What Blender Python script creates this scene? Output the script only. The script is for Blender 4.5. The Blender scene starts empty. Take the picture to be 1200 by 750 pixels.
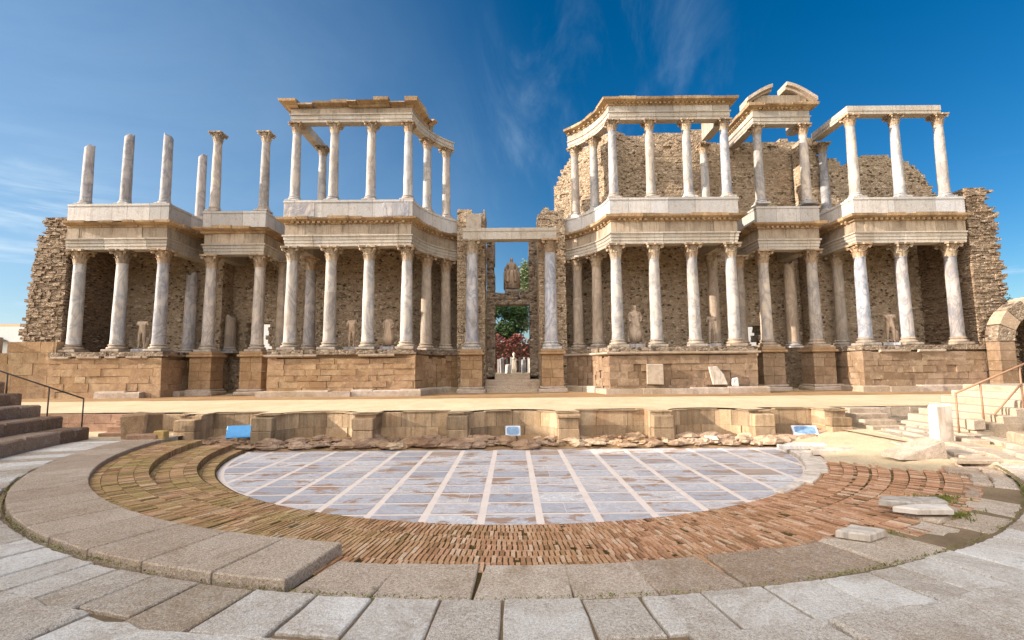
import bpy, math, random
from mathutils import Vector, Matrix
PI = math.pi
rnd = random.Random(7)
S = bpy.context.scene
COL = S.collection

# ------------------------------------------------------------------ mesh builder
class MB:
    def __init__(s): s.v = []; s.f = []; s.t = []; s.uv = []; s.mi = []
    def face(s, pts, tone=.5, uv=None, mi=0):
        n = len(s.v); s.v += [tuple(p) for p in pts]
        s.f.append(tuple(range(n, n+len(pts)))); s.t.append(tone); s.uv.append(uv); s.mi.append(mi)
    def mesh(s, verts, faces, tone=.5, mi=0, uvs=None):
        n = len(s.v); s.v += [tuple(p) for p in verts]
        for i, f in enumerate(faces):
            s.f.append(tuple(a+n for a in f)); s.t.append(tone); s.mi.append(mi)
            s.uv.append(uvs[i] if uvs else None)
    def hexa(s, p, tone=.5, mi=0):            # 8 corner points: bottom 4 then top 4 (ccw from above)
        s.mesh(p, [(3,2,1,0),(4,5,6,7),(0,1,5,4),(1,2,6,5),(2,3,7,6),(3,0,4,7)], tone, mi)
    def box(s, x0, x1, y0, y1, z0, z1, tone=.5, j=0, mi=0, frame=None):
        p = [(x0,y0,z0),(x1,y0,z0),(x1,y1,z0),(x0,y1,z0),(x0,y0,z1),(x1,y0,z1),(x1,y1,z1),(x0,y1,z1)]
        if j: p = [tuple(c+rnd.uniform(-j,j) for c in q) for q in p]
        if frame: p = [frame(q) for q in p]
        s.hexa(p, tone, mi)
    def bbox(s, x0, x1, y0, y1, z0, z1, b=.02, tone=.5, j=0, mi=0, frame=None):   # chamfered box
        def J(q):
            return tuple(c+rnd.uniform(-j,j) for c in q) if j else q
        v = []; idx = {}
        X=(x0,x1); Y=(y0,y1); Z=(z0,z1)
        for i in (0,1):
            for k in (0,1):
                for m in (0,1):
                    jj = tuple(rnd.uniform(-j,j) for _ in range(3)) if j else (0,0,0)
                    sx = b if i==0 else -b; sy = b if k==0 else -b; sz = b if m==0 else -b
                    for a,q in (('x',(X[i],Y[k]+sy,Z[m]+sz)),('y',(X[i]+sx,Y[k],Z[m]+sz)),('z',(X[i]+sx,Y[k]+sy,Z[m]))):
                        idx[(i,k,m,a)] = len(v)
                        q = (q[0]+jj[0], q[1]+jj[1], q[2]+jj[2])
                        v.append(frame(q) if frame else q)
        F = []
        I = idx
        F.append([I[(0,0,0,'x')],I[(0,0,1,'x')],I[(0,1,1,'x')],I[(0,1,0,'x')]])
        F.append([I[(1,0,0,'x')],I[(1,1,0,'x')],I[(1,1,1,'x')],I[(1,0,1,'x')]])
        F.append([I[(0,0,0,'y')],I[(1,0,0,'y')],I[(1,0,1,'y')],I[(0,0,1,'y')]])
        F.append([I[(0,1,0,'y')],I[(0,1,1,'y')],I[(1,1,1,'y')],I[(1,1,0,'y')]])
        F.append([I[(0,0,0,'z')],I[(0,1,0,'z')],I[(1,1,0,'z')],I[(1,0,0,'z')]])
        F.append([I[(0,0,1,'z')],I[(1,0,1,'z')],I[(1,1,1,'z')],I[(0,1,1,'z')]])
        for k in (0,1):
            for m in (0,1):
                F.append([I[(0,k,m,'y')],I[(1,k,m,'y')],I[(1,k,m,'z')],I[(0,k,m,'z')]])
        for i in (0,1):
            for m in (0,1):
                F.append([I[(i,0,m,'x')],I[(i,1,m,'x')],I[(i,1,m,'z')],I[(i,0,m,'z')]])
        for i in (0,1):
            for k in (0,1):
                F.append([I[(i,k,0,'x')],I[(i,k,1,'x')],I[(i,k,1,'y')],I[(i,k,0,'y')]])
        for i in (0,1):
            for k in (0,1):
                for m in (0,1):
                    F.append([I[(i,k,m,'x')],I[(i,k,m,'y')],I[(i,k,m,'z')]])
        c = Vector((0,0,0))
        for q in v: c += Vector(q)
        c /= len(v)
        G = []
        for f in F:
            a,b_,d = Vector(v[f[0]]),Vector(v[f[1]]),Vector(v[f[2]])
            nrm = (b_-a).cross(d-a); cc = sum((Vector(v[q]) for q in f), Vector())/len(f)
            G.append(tuple(f) if nrm.dot(cc-c) >= 0 else tuple(reversed(f)))
        s.mesh(v, G, tone, mi)
    def prism(s, poly, z0, z1, tone=.5, mi=0, bevel=0, top=None):
        # poly ccw list of (x,y); optional top bevel by shrinking towards centroid
        n = len(poly); cx = sum(p[0] for p in poly)/n; cy = sum(p[1] for p in poly)/n
        lo = [(x,y,z0) for x,y in poly]
        if bevel:
            mid = [(x,y,z1-bevel) for x,y in poly]
            up = []
            for x,y in poly:
                d = math.hypot(x-cx,y-cy) or 1
                k = max(0,1-bevel*1.2/d)
                up.append((cx+(x-cx)*k, cy+(y-cy)*k, z1))
            v = lo+mid+up
            F = [tuple(range(2*n,3*n))]
            for i in range(n):
                k=(i+1)%n
                F.append((i,k,n+k,n+i)); F.append((n+i,n+k,2*n+k,2*n+i))
        else:
            v = lo+[(x,y,z1) for x,y in poly]
            F = [tuple(range(n,2*n))]
            for i in range(n):
                k=(i+1)%n; F.append((i,k,n+k,n+i))
        F.append(tuple(reversed(range(n))))
        if top: v = [(a,b,c if q < n else c+top(a,b)) for q,(a,b,c) in enumerate(v)]
        s.mesh(v, F, tone, mi)
    def lathe(s, prof, n=24, c=(0,0), tone=.5, mi=0, cap=True, wob=None):
        v=[]; F=[]
        for r,z in prof:
            for k in range(n):
                a=2*PI*k/n; rr=r*(wob(a,z) if wob else 1)
                v.append((c[0]+rr*math.cos(a),c[1]+rr*math.sin(a),z))
        for i in range(len(prof)-1):
            for k in range(n):
                F.append((i*n+k,i*n+(k+1)%n,(i+1)*n+(k+1)%n,(i+1)*n+k))
        if cap:
            F.append(tuple(reversed(range(n)))); F.append(tuple(range((len(prof)-1)*n,len(prof)*n)))
        s.mesh(v,F,tone,mi)
    def tube(s, pts, r, n=8, tone=.5, mi=0):
        rings=[]; v=[]
        for i,p in enumerate(pts):
            p=Vector(p)
            d=(Vector(pts[min(i+1,len(pts)-1)])-Vector(pts[max(i-1,0)])).normalized()
            u=d.cross(Vector((0,0,1)))
            if u.length<.01: u=Vector((1,0,0))
            u.normalize(); w=d.cross(u)
            rr = r[i] if isinstance(r,(list,tuple)) else r
            for k in range(n):
                a=2*PI*k/n; v.append(tuple(p+u*(rr*math.cos(a))+w*(rr*math.sin(a))))
        F=[]
        for i in range(len(pts)-1):
            for k in range(n):
                F.append((i*n+k,(i+1)*n+k,(i+1)*n+(k+1)%n,i*n+(k+1)%n))
        F.append(tuple(range(n))); F.append(tuple(reversed(range((len(pts)-1)*n,len(pts)*n))))
        s.mesh(v,F,tone,mi)
    def sweep(s, path, prof, tone=.5, mi=0, cap=True, s0=0):
        # path: (x,y) list travelling so that outward is on its right; prof: closed loop of (outward offset, z)
        n=len(path); m=len(prof)
        nor=[]
        for i in range(n):
            def rn(a,b):
                dx,dy=b[0]-a[0],b[1]-a[1]; l=math.hypot(dx,dy); return (dy/l,-dx/l)
            if i==0: q=rn(path[0],path[1])
            elif i==n-1: q=rn(path[-2],path[-1])
            else:
                a=rn(path[i-1],path[i]); b=rn(path[i],path[i+1])
                d=1+a[0]*b[0]+a[1]*b[1]; q=((a[0]+b[0])/d,(a[1]+b[1])/d)
            nor.append(q)
        v=[]; L=[s0]
        for i in range(1,n): L.append(L[-1]+math.dist(path[i-1],path[i]))
        for i in range(n):
            for o,z in prof: v.append((path[i][0]+nor[i][0]*o, path[i][1]+nor[i][1]*o, z))
        P=[0]
        for k in range(m): P.append(P[-1]+math.dist(prof[k],prof[(k+1)%m]))
        F=[];U=[]
        for i in range(n-1):
            for k in range(m):
                k2=(k+1)%m
                F.append((i*m+k,(i+1)*m+k,(i+1)*m+k2,i*m+k2))
                za,zb=prof[k][1],prof[k2][1]
                va,vb=(za,zb) if abs(za-zb)>.02 else (za+P[k],za+P[k+1])
                U.append([(L[i],va),(L[i+1],va),(L[i+1],vb),(L[i],vb)])
        if cap:
            F.append(tuple(reversed(range(m)))); U.append([(p[0],p[1]) for p in reversed(prof)])
            F.append(tuple((n-1)*m+k for k in range(m))); U.append([(p[0],p[1]) for p in prof])
        s.mesh(v,F,tone,mi,U)
    def build(s, name, mats, parent=None, loc=None, smooth=False, kind=None):
        me=bpy.data.meshes.new(name)
        o0 = Vector(loc) if loc is not None else (Vector(parent['_loc']) if parent and '_loc' in parent else Vector((0,0,0)))
        me.from_pydata([tuple(Vector(p)-o0) for p in s.v],[],s.f)
        at=me.attributes.new('tone','FLOAT','FACE'); at.data.foreach_set('value',s.t)
        if any(s.uv):
            ul=me.uv_layers.new(name='UVMap'); k=0
            for i,f in enumerate(s.f):
                for q in range(len(f)):
                    if s.uv[i]: ul.data[k].uv=s.uv[i][q]
                    k+=1
        if not isinstance(mats,(list,tuple)): mats=[mats]
        for m in mats: me.materials.append(m)
        me.polygons.foreach_set('material_index',s.mi)
        if smooth: me.polygons.foreach_set('use_smooth',[True]*len(s.f))
        me.update(); me.validate()
        ob=bpy.data.objects.new(name,me); COL.objects.link(ob)
        if parent: ob.parent=parent
        else: ob.location=o0
        if kind: ob['kind']=kind
        return ob

def tag(o,label,cat,group=None):
    o['label']=label; o['category']=cat
    if group: o['group']=group
    return o
LOCS={}
class LocEmpty(dict): pass
def thing(name,label,cat,loc=(0,0,0),rz=0,group=None):
    o=bpy.data.objects.new(name,None); COL.objects.link(o); o.location=loc; o.rotation_euler=(0,0,rz)
    o.empty_display_size=.3
    tag(o,label,cat,group); return o
def part(mb,name,mats,root,smooth=False,world=True):
    ob=mb.build(name,mats,None,(root.location if world else (0,0,0)),smooth)
    ob.parent=root; ob.location=(0,0,0); return ob
def sub(mb,name,mats,par,root,smooth=False,world=True):
    ob=mb.build(name,mats,None,(root.location if world else (0,0,0)),smooth)
    ob.parent=par; ob.location=(0,0,0); return ob
def dup(root,loc,rz,label,group=None):
    r=root.copy(); COL.objects.link(r); r.location=loc; r.rotation_euler=(0,0,rz); r['label']=label
    if group: r['group']=group
    for ch in list(root.children):
        c=ch.copy(); COL.objects.link(c); c.parent=r
        for g in ch.children:
            d=g.copy(); COL.objects.link(d); d.parent=c
    return r
def smooth_angle(ob,deg=40):
    me=ob.data
    me.polygons.foreach_set('use_smooth',[True]*len(me.polygons))
    try: me.set_sharp_from_angle(angle=math.radians(deg))
    except Exception: pass

# ------------------------------------------------------------------ materials
class NT:
    def __init__(s,mat):
        s.nt=mat.node_tree; s.n=s.nt.nodes; s.l=s.nt.links
        s.tc=s.n.new('ShaderNodeTexCoord'); s.info=s.n.new('ShaderNodeObjectInfo')
    def new(s,t,**k):
        n=s.n.new(t)
        for a,b in k.items(): setattr(n,a,b)
        return n
    def put(s,sock,v):
        if isinstance(v,bpy.types.NodeSocket): s.l.new(v,sock)
        elif isinstance(v,(tuple,list)) and len(v)==3 and sock.type=='RGBA': sock.default_value=(*v,1)
        else: sock.default_value=v
    def math(s,op,a,b=0,c=None,clamp=False):
        n=s.new('ShaderNodeMath',operation=op,use_clamp=clamp); s.put(n.inputs[0],a); s.put(n.inputs[1],b)
        if c is not None: s.put(n.inputs[2],c)
        return n.outputs[0]
    def coord(s,rand=True,kind='Object',scale=None):
        v=s.tc.outputs[kind]
        if rand:
            m=s.math('MULTIPLY',s.info.outputs['Random'],61.7)
            n=s.new('ShaderNodeVectorMath',operation='ADD'); s.l.new(v,n.inputs[0])
            c=s.new('ShaderNodeCombineXYZ')
            for i in range(3): s.l.new(m,c.inputs[i])
            s.l.new(c.outputs[0],n.inputs[1]); v=n.outputs[0]
        if scale:
            n=s.new('ShaderNodeMapping'); n.inputs['Scale'].default_value=scale; s.l.new(v,n.inputs['Vector']); v=n.outputs[0]
        return v
    def noise(s,v,scale,detail=4,rough=.6,dist=0,out='Fac'):
        n=s.new('ShaderNodeTexNoise'); s.l.new(v,n.inputs['Vector']); n.inputs['Scale'].default_value=scale
        n.inputs['Detail'].default_value=detail; n.inputs['Roughness'].default_value=rough; n.inputs['Distortion'].default_value=dist
        return n.outputs[out]
    def vor(s,v,scale,out='Distance',feature='F1',rand=1):
        n=s.new('ShaderNodeTexVoronoi',feature=feature); s.l.new(v,n.inputs['Vector']); n.inputs['Scale'].default_value=scale
        n.inputs['Randomness'].default_value=rand
        return n.outputs[out]
    def ramp(s,f,stops,interp='LINEAR'):
        n=s.new('ShaderNodeValToRGB'); n.color_ramp.interpolation=interp
        e=n.color_ramp.elements
        while len(e)<len(stops): e.new(.5)
        for i,(p,c) in enumerate(stops):
            e[i].position=p
            if not isinstance(c,(tuple,list)): c=(c,c,c)
            e[i].color=(*c,1)
        s.put(n.inputs[0],f); return n.outputs[0]
    def mix(s,f,a,b,mode='MIX'):
        n=s.new('ShaderNodeMix',data_type='RGBA',blend_type=mode); n.clamp_result=False
        s.put(n.inputs[0],f); s.put(n.inputs[6],a); s.put(n.inputs[7],b); return n.outputs[2]
    def attr(s,name='tone'):
        n=s.new('ShaderNodeAttribute',attribute_name=name); return n.outputs['Fac']
    def sep(s,v):
        n=s.new('ShaderNodeSeparateXYZ'); s.l.new(v,n.inputs[0]); return n.outputs
    def done(s,color,rough=.85,height=None,bump=.3,dist=.02,spec=.3):
        b=s.n['Principled BSDF']; s.put(b.inputs['Base Color'],color); s.put(b.inputs['Roughness'],rough)
        b.inputs['Specular IOR Level'].default_value=spec
        if height is not None:
            n=s.new('ShaderNodeBump'); n.inputs['Strength'].default_value=bump; n.inputs['Distance'].default_value=dist
            s.put(n.inputs['Height'],height); s.l.new(n.outputs[0],b.inputs['Normal'])
def material(name,fn):
    m=bpy.data.materials.new(name); m.use_nodes=True; fn(NT(m)); return m

def shaft_marble(c0,c1,vein,stain=.35):
    def fn(t):
        v=t.coord(); z=t.coord(scale=(1,1,.35))
        n1=t.noise(z,1.6,6,.65,1.2)
        col=t.mix(t.ramp(n1,[(.35,0),(.65,1)]),c0,c1)
        w=t.noise(t.coord(scale=(1,1,.55)),1.15,5,.55,1.6)
        vm=t.ramp(t.math('ABSOLUTE',t.math('SUBTRACT',w,.5)),[(0,1),(.05,.35),(.14,0)])
        col=t.mix(t.math('MULTIPLY',vm,.8),col,vein)
        st=t.ramp(t.noise(z,3.1,5,.7),[(.5,0),(.72,1)])
        col=t.mix(t.math('MULTIPLY',st,stain),col,(.34,.25,.16))
        g=t.noise(v,30,5,.75)
        col=t.mix(.12,col,t.ramp(g,[(.3,.25),(.7,.8)]),'OVERLAY')
        zz=t.sep(t.tc.outputs['Object'])[2]
        wn_=t.new('ShaderNodeTexWhiteNoise',noise_dimensions='2D'); cc=t.new('ShaderNodeCombineXYZ')
        t.l.new(t.math('FLOOR',t.math('MULTIPLY_ADD',zz,.52,t.math('MULTIPLY',t.info.outputs['Random'],7))),cc.inputs[0]); t.l.new(t.info.outputs['Random'],cc.inputs[1]); t.l.new(cc.outputs[0],wn_.inputs['Vector'])
        wx=t.math('FRACT',t.math('MULTIPLY',t.info.outputs['Random'],17.3))
        col=t.mix(t.math('MULTIPLY',wx,.55),col,t.mix(1,col,(1.0,.80,.60),'MULTIPLY'))
        col=t.mix(t.math('MULTIPLY',t.ramp(t.noise(t.coord(scale=(4,4,.22)),1.8,6,.75),[(.52,0),(.68,1)]),.55),col,(.17,.13,.10))
        r=t.math('ADD',t.math('MULTIPLY_ADD',t.info.outputs['Random'],.30,.72),t.math('MULTIPLY',wn_.outputs['Value'],.22))
        rr=t.new('ShaderNodeCombineColor')
        for i in range(3): t.l.new(r,rr.inputs[i])
        col=t.mix(1,col,rr.outputs[0],'MULTIPLY')
        h=t.math('ADD',t.noise(v,9,6,.7),t.math('MULTIPLY',vm,-.3))
        t.done(col,.7,h,.35,.03)
    return fn
M={}
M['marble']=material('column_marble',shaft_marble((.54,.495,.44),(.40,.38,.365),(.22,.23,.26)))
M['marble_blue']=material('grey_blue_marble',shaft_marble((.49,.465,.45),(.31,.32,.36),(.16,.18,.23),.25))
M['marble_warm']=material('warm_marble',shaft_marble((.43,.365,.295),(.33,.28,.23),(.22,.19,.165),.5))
M['capital']=material('capital_stone',shaft_marble((.46,.37,.265),(.37,.28,.19),(.18,.13,.09),.55))
M['statue']=material('statue_stone',shaft_marble((.46,.36,.27),(.36,.28,.21),(.17,.13,.10),.5))

def course(c0,c1,dark,jl=1.9,jh=3.0,warm=None,stains=.5,bump=.5):
    # dressed stone used on swept mouldings, UV = metres along the run / height
    def fn(t):
        uv=t.tc.outputs['UV']; v=t.coord(False)
        br=t.new('ShaderNodeTexBrick'); t.l.new(uv,br.inputs['Vector']); br.offset=.37; br.squash=1
        br.inputs['Scale'].default_value=1; br.inputs['Brick Width'].default_value=jl; br.inputs['Row Height'].default_value=jh
        br.inputs['Mortar Size'].default_value=.012; br.inputs['Mortar Smooth'].default_value=.3
        br.inputs['Color1'].default_value=(0,0,0,1); br.inputs['Color2'].default_value=(1,1,1,1); br.inputs['Mortar'].default_value=(.5,.5,.5,1)
        blk=t.math('MULTIPLY',br.outputs['Color'],1)
        col=t.mix(blk,c0,c1)
        tv=t.math('MULTIPLY_ADD',t.attr(),.55,.72); tr_=t.new('ShaderNodeCombineColor')
        for i in range(3): t.l.new(tv,tr_.inputs[i])
        col=t.mix(1,col,tr_.outputs[0],'MULTIPLY')
        n=t.noise(v,1.1,7,.68,.6)
        col=t.mix(t.math('MULTIPLY',t.ramp(n,[(.42,0),(.7,1)]),stains),col,warm or dark)
        st=t.noise(t.coord(False,scale=(3.0,3.0,.45)),1.5,5,.7)
        col=t.mix(t.math('MULTIPLY',t.ramp(st,[(.5,0),(.75,1)]),stains),col,dark)
        col=t.mix(.4,col,t.ramp(t.noise(v,22,6,.75),[(.3,.15),(.7,.85)]),'OVERLAY')
        bw=t.ramp(t.noise(t.coord(False,scale=(1,1,.6)),2.6,8,.78,.4),[(.56,0),(.68,1)])
        col=t.mix(t.math('MULTIPLY',bw,.55),col,(.13,.095,.065))
        col=t.mix(t.math('MULTIPLY',br.outputs['Fac'],.6),col,(.16,.12,.085))
        h=t.math('SUBTRACT',t.noise(v,7,8,.72),t.math('MULTIPLY',br.outputs['Fac'],.6))
        t.done(col,.85,h,bump,.05)
    return fn
M['arch']=material('architrave_marble',course((.50,.445,.375),(.40,.355,.305),(.19,.145,.10),2.2,4,(.36,.28,.195),.6))
M['frieze']=material('frieze_stone',course((.40,.31,.22),(.31,.235,.165),(.14,.095,.06),1.3,4,(.42,.34,.25),.85))
M['cornice']=material('cornice_stone',course((.39,.26,.145),(.28,.18,.10),(.11,.07,.04),1.1,4,(.60,.44,.26),.65,.9))
M['attic']=material('attic_marble',course((.49,.45,.41),(.34,.34,.355),(.24,.195,.15),2.6,9,(.44,.38,.31),.5))

def ashlar(c0,c1,c2,dark,b=.6):
    def fn(t):
        v=t.coord(False); a=t.attr()
        col=t.ramp(a,[(0,c0),(.5,c1),(1,c2)])
        n=t.noise(v,1.7,7,.7,.8)
        col=t.mix(t.ramp(t.noise(v,.45,5,.6),[(.4,0),(.65,.6)]),col,tuple(q*f_ for q,f_ in zip(c2,(1.05,1.0,1.1))))
        col=t.mix(t.ramp(n,[(.42,0),(.72,.8)]),col,dark)
        col=t.mix(t.ramp(t.noise(v,4.5,5,.7),[(.55,0),(.8,.6)]),col,(.55,.43,.28))
        col=t.mix(.35,col,t.ramp(t.noise(v,30,5,.7),[(.3,.15),(.7,.9)]),'OVERLAY')
        pits=t.ramp(t.vor(v,9),[(.0,1),(.16,0)])
        pm=t.math('MULTIPLY',pits,t.ramp(t.noise(v,3,2),[(.5,0),(.6,1)]))
        col=t.mix(t.math('MULTIPLY',pm,.8),col,(.06,.04,.025))
        h=t.math('SUBTRACT',t.noise(v,8,8,.75),t.math('MULTIPLY',pm,.8))
        t.done(col,.92,h,b,.06,.15)
    return fn
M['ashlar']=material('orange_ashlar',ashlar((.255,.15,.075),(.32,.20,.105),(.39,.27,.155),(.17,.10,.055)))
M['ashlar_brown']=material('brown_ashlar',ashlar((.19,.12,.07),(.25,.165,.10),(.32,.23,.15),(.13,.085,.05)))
M['ashlar_pale']=material('pale_ashlar',ashlar((.33,.25,.17),(.40,.32,.235),(.47,.40,.32),(.22,.16,.105)))
def niche_m(t):
    v=t.coord(False); a=t.attr(); p=t.coord(False,scale=(2.6,2.6,.28))
    col=t.mix(t.ramp(t.noise(v,1.3,6,.7),[(.35,0),(.65,1)]),(.33,.22,.125),(.43,.32,.205))
    col=t.mix(t.math('MULTIPLY',t.ramp(t.noise(p,1.7,6,.72),[(.46,0),(.62,1)]),.55),col,(.15,.10,.065))
    tv=t.math('MULTIPLY_ADD',a,.6,.68); tr_=t.new('ShaderNodeCombineColor')
    for i_ in range(3): t.l.new(tv,tr_.inputs[i_])
    col=t.mix(1,col,tr_.outputs[0],'MULTIPLY')
    col=t.mix(t.ramp(t.noise(v,.55,5,.7),[(.55,0),(.75,.6)]),col,(.36,.19,.09))
    col=t.mix(.35,col,t.ramp(t.noise(v,34,5,.75),[(.3,.15),(.7,.9)]),'OVERLAY')
    t.done(col,.92,t.noise(v,9,8,.75),.6,.05,.15)
M['niche']=material('stained_niche_stone',niche_m)
M['red_stone']=material('reddish_stone',ashlar((.30,.17,.11),(.36,.21,.13),(.43,.29,.19),(.18,.11,.07)))
def rubble(mort,stops,sc=4.4,zs=1.6,edge=.07,hole=.35):
    def fn(t):
        v=t.coord(False); a=t.attr()
        w=t.new('ShaderNodeVectorMath',operation='MULTIPLY_ADD'); t.l.new(t.noise(v,3.5,3,.6,0,'Color'),w.inputs[0]); w.inputs[1].default_value=(.22,.22,.16); t.l.new(v,w.inputs[2])
        m=t.new('ShaderNodeMapping'); m.inputs['Scale'].default_value=(1,1,zs); t.l.new(w.outputs[0],m.inputs['Vector']); p=m.outputs[0]
        cell=t.sep(t.vor(p,sc,'Color'))
        de=t.vor(p,sc,'Distance','DISTANCE_TO_EDGE')
        st=t.ramp(t.math('ADD',t.math('MULTIPLY',cell[0],.8),t.math('MULTIPLY',a,.2)),stops)
        st=t.mix(.4,st,t.ramp(t.noise(v,17,5,.7),[(.3,.15),(.7,.9)]),'OVERLAY')
        mm=t.ramp(de,[(edge*.4,1),(edge*1.5,0)])
        mo=t.mix(t.noise(v,2.1,6,.7),mort,tuple(q*.7 for q in mort))
        col=t.mix(mm,st,mo)
        # patches where the mortar skin still covers the stones
        sk=t.ramp(t.noise(v,.8,6,.7,.6),[(.44,0),(.62,1)])
        col=t.mix(t.math('MULTIPLY',sk,.5),col,mo)
        pit=t.math('MULTIPLY',t.math('GREATER_THAN',cell[1],1-hole*.35),t.ramp(de,[(.05,0),(.14,1)]))
        pit=t.math('MULTIPLY',pit,t.math('SUBTRACT',1,t.math('MULTIPLY',sk,.5)))
        col=t.mix(t.math('MULTIPLY',pit,.85),col,(.05,.032,.02))
        h=t.math('SUBTRACT',t.math('ADD',t.ramp(de,[(0,0),(.2,.8)]),t.math('MULTIPLY',t.noise(v,12,6,.75),.6)),t.math('MULTIPLY',pit,1.6))
        t.done(col,.94,h,.9,.06,.1)
    return fn
M['rubble']=material('rubble_masonry',rubble((.50,.38,.26),[(0,(.16,.105,.07)),(.3,(.33,.23,.15)),(.7,(.46,.34,.225)),(1,(.62,.52,.39))],5.2))
M['rubble_grey']=material('grey_rubble',rubble((.33,.25,.18),[(0,(.11,.08,.06)),(.4,(.21,.155,.11)),(.8,(.33,.26,.19)),(1,(.45,.37,.29))]))
M['tower_rubble']=material('layered_rubble',rubble((.36,.265,.18),[(0,(.15,.09,.06)),(.35,(.29,.195,.125)),(.75,(.43,.315,.215)),(1,(.58,.48,.38))],4.2,3.2,.09,.6))

def granite(c0,c1,c2,lich=.45,b=.8,warm=(.36,.25,.15)):
    def fn(t):
        v=t.coord(False); a=t.attr()
        col=t.ramp(a,[(0,c0),(.5,c1),(1,c2)])
        col=t.mix(t.math('MULTIPLY',t.ramp(t.noise(v,.9,6,.7,.6),[(.45,0),(.72,1)]),.55),col,warm)
        g=t.noise(v,110,4,.85)
        g2=t.noise(v,34,5,.8)
        col=t.mix(.6,col,t.ramp(g,[(.38,.0),(.47,.45),(.53,.6),(.62,.95)]),'OVERLAY')
        col=t.mix(.55,col,t.ramp(g2,[(.34,.08),(.5,.52),(.66,.95)]),'OVERLAY')
        wv=t.new('ShaderNodeVectorMath',operation='MULTIPLY_ADD'); t.l.new(t.noise(v,1.8,5,.65,0,'Color'),wv.inputs[0]); wv.inputs[1].default_value=(.5,.5,.5); t.l.new(v,wv.inputs[2])
        cr=t.vor(wv.outputs[0],.75,'Distance','DISTANCE_TO_EDGE')
        cm=t.math('MULTIPLY',t.ramp(cr,[(0,1),(.013,0)]),t.ramp(t.noise(v,.6,3),[(.57,0),(.62,1)]))
        col=t.mix(t.math('MULTIPLY',cm,.0),col,(.05,.04,.025))
        st=t.ramp(t.noise(v,1.4,9,.78,1.0),[(.5,0),(.66,1)])
        col=t.mix(t.math('MULTIPLY',st,.5),col,(.30,.205,.125))
        st2=t.ramp(t.noise(v,6,8,.8,.5),[(.58,0),(.68,1)])
        col=t.mix(t.math('MULTIPLY',st2,.6),col,(.13,.10,.07))
        lv=t.vor(v,34,rand=1)
        lm=t.math('MULTIPLY',t.ramp(lv,[(.12,1),(.35,0)]),t.ramp(t.noise(v,1.6,5,.7),[(.48,0),(.66,1)]))
        col=t.mix(t.math('MULTIPLY',lm,lich),col,(.10,.085,.06))
        col=t.mix(t.math('MULTIPLY',t.ramp(t.noise(v,5,6,.75),[(.52,0),(.7,1)]),.35),col,(.62,.56,.48))
        h=t.math('SUBTRACT',t.math('ADD',t.noise(v,5,8,.78),t.math('MULTIPLY',g2,.5)),0)
        t.done(col,.9,h,b,.07,.2)
    return fn
M['slab']=material('granite_slab',granite((.38,.275,.195),(.50,.39,.295),(.62,.51,.405)))
M['slab_pale']=material('pale_granite',granite((.42,.335,.25),(.62,.56,.49),(.80,.76,.70),.4))
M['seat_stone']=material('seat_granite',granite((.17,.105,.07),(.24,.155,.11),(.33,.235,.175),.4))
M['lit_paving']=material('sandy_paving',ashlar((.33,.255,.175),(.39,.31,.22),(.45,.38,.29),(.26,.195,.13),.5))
def brick_m(t):
    v=t.coord(False); a=t.attr()
    col=t.ramp(a,[(0,(.25,.125,.07)),(.35,(.44,.225,.125)),(.7,(.56,.32,.195)),(1,(.62,.44,.31))])
    # moss keeps to the left half of the ring, patchy
    x=t.sep(v)[0]
    side=t.ramp(t.math('MULTIPLY_ADD',x,.055,.5),[(.0,.95),(.3,.8),(.48,.28),(1,.08)])
    n=t.noise(v,.9,7,.72,.5)
    mm=t.math('MULTIPLY',t.ramp(n,[(.34,0),(.62,1)]),side)
    col=t.mix(t.math('MULTIPLY',mm,.8),col,t.mix(t.noise(v,9,3),(.22,.17,.05),(.42,.34,.12)))
    col=t.mix(.4,col,t.ramp(t.noise(v,38,4,.7),[(.3,.1),(.7,.9)]),'OVERLAY')
    t.done(col,.93,t.noise(v,18,6,.75),.7,.03,.1)
M['brick']=material('old_brick',brick_m)
def sand_m(c0,c1):
    def fn(t):
        v=t.coord(False)
        col=t.mix(t.ramp(t.noise(v,.35,7,.65,.4),[(.35,0),(.65,1)]),c0,c1)
        col=t.mix(.3,col,t.ramp(t.noise(v,30,5,.8),[(.3,.1),(.7,.9)]),'OVERLAY')
        col=t.mix(t.math('MULTIPLY',t.ramp(t.noise(t.coord(False,scale=(1,.45,1)),1.1,9,.75,.6),[(.45,0),(.7,1)]),.5),col,tuple(q*.62 for q in c0))
        t.done(col,.95,t.noise(v,9,9,.8),.8,.05,.05)
    return fn
M['sand']=material('stage_sand',sand_m((.51,.395,.25),(.58,.465,.31)))
M['earth']=material('brown_earth',sand_m((.27,.165,.085),(.36,.23,.12)))
M['ground']=material('dry_ground',sand_m((.40,.31,.19),(.30,.27,.14)))
M['joint']=material('joint_earth',sand_m((.20,.14,.085),(.34,.25,.16)))
M['bed']=material('dark_joint_soil',sand_m((.07,.05,.02),(.12,.085,.035)))
M['rock']=material('rubble_rock',ashlar((.20,.115,.07),(.34,.21,.12),(.52,.40,.27),(.13,.08,.05),.8))
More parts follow.
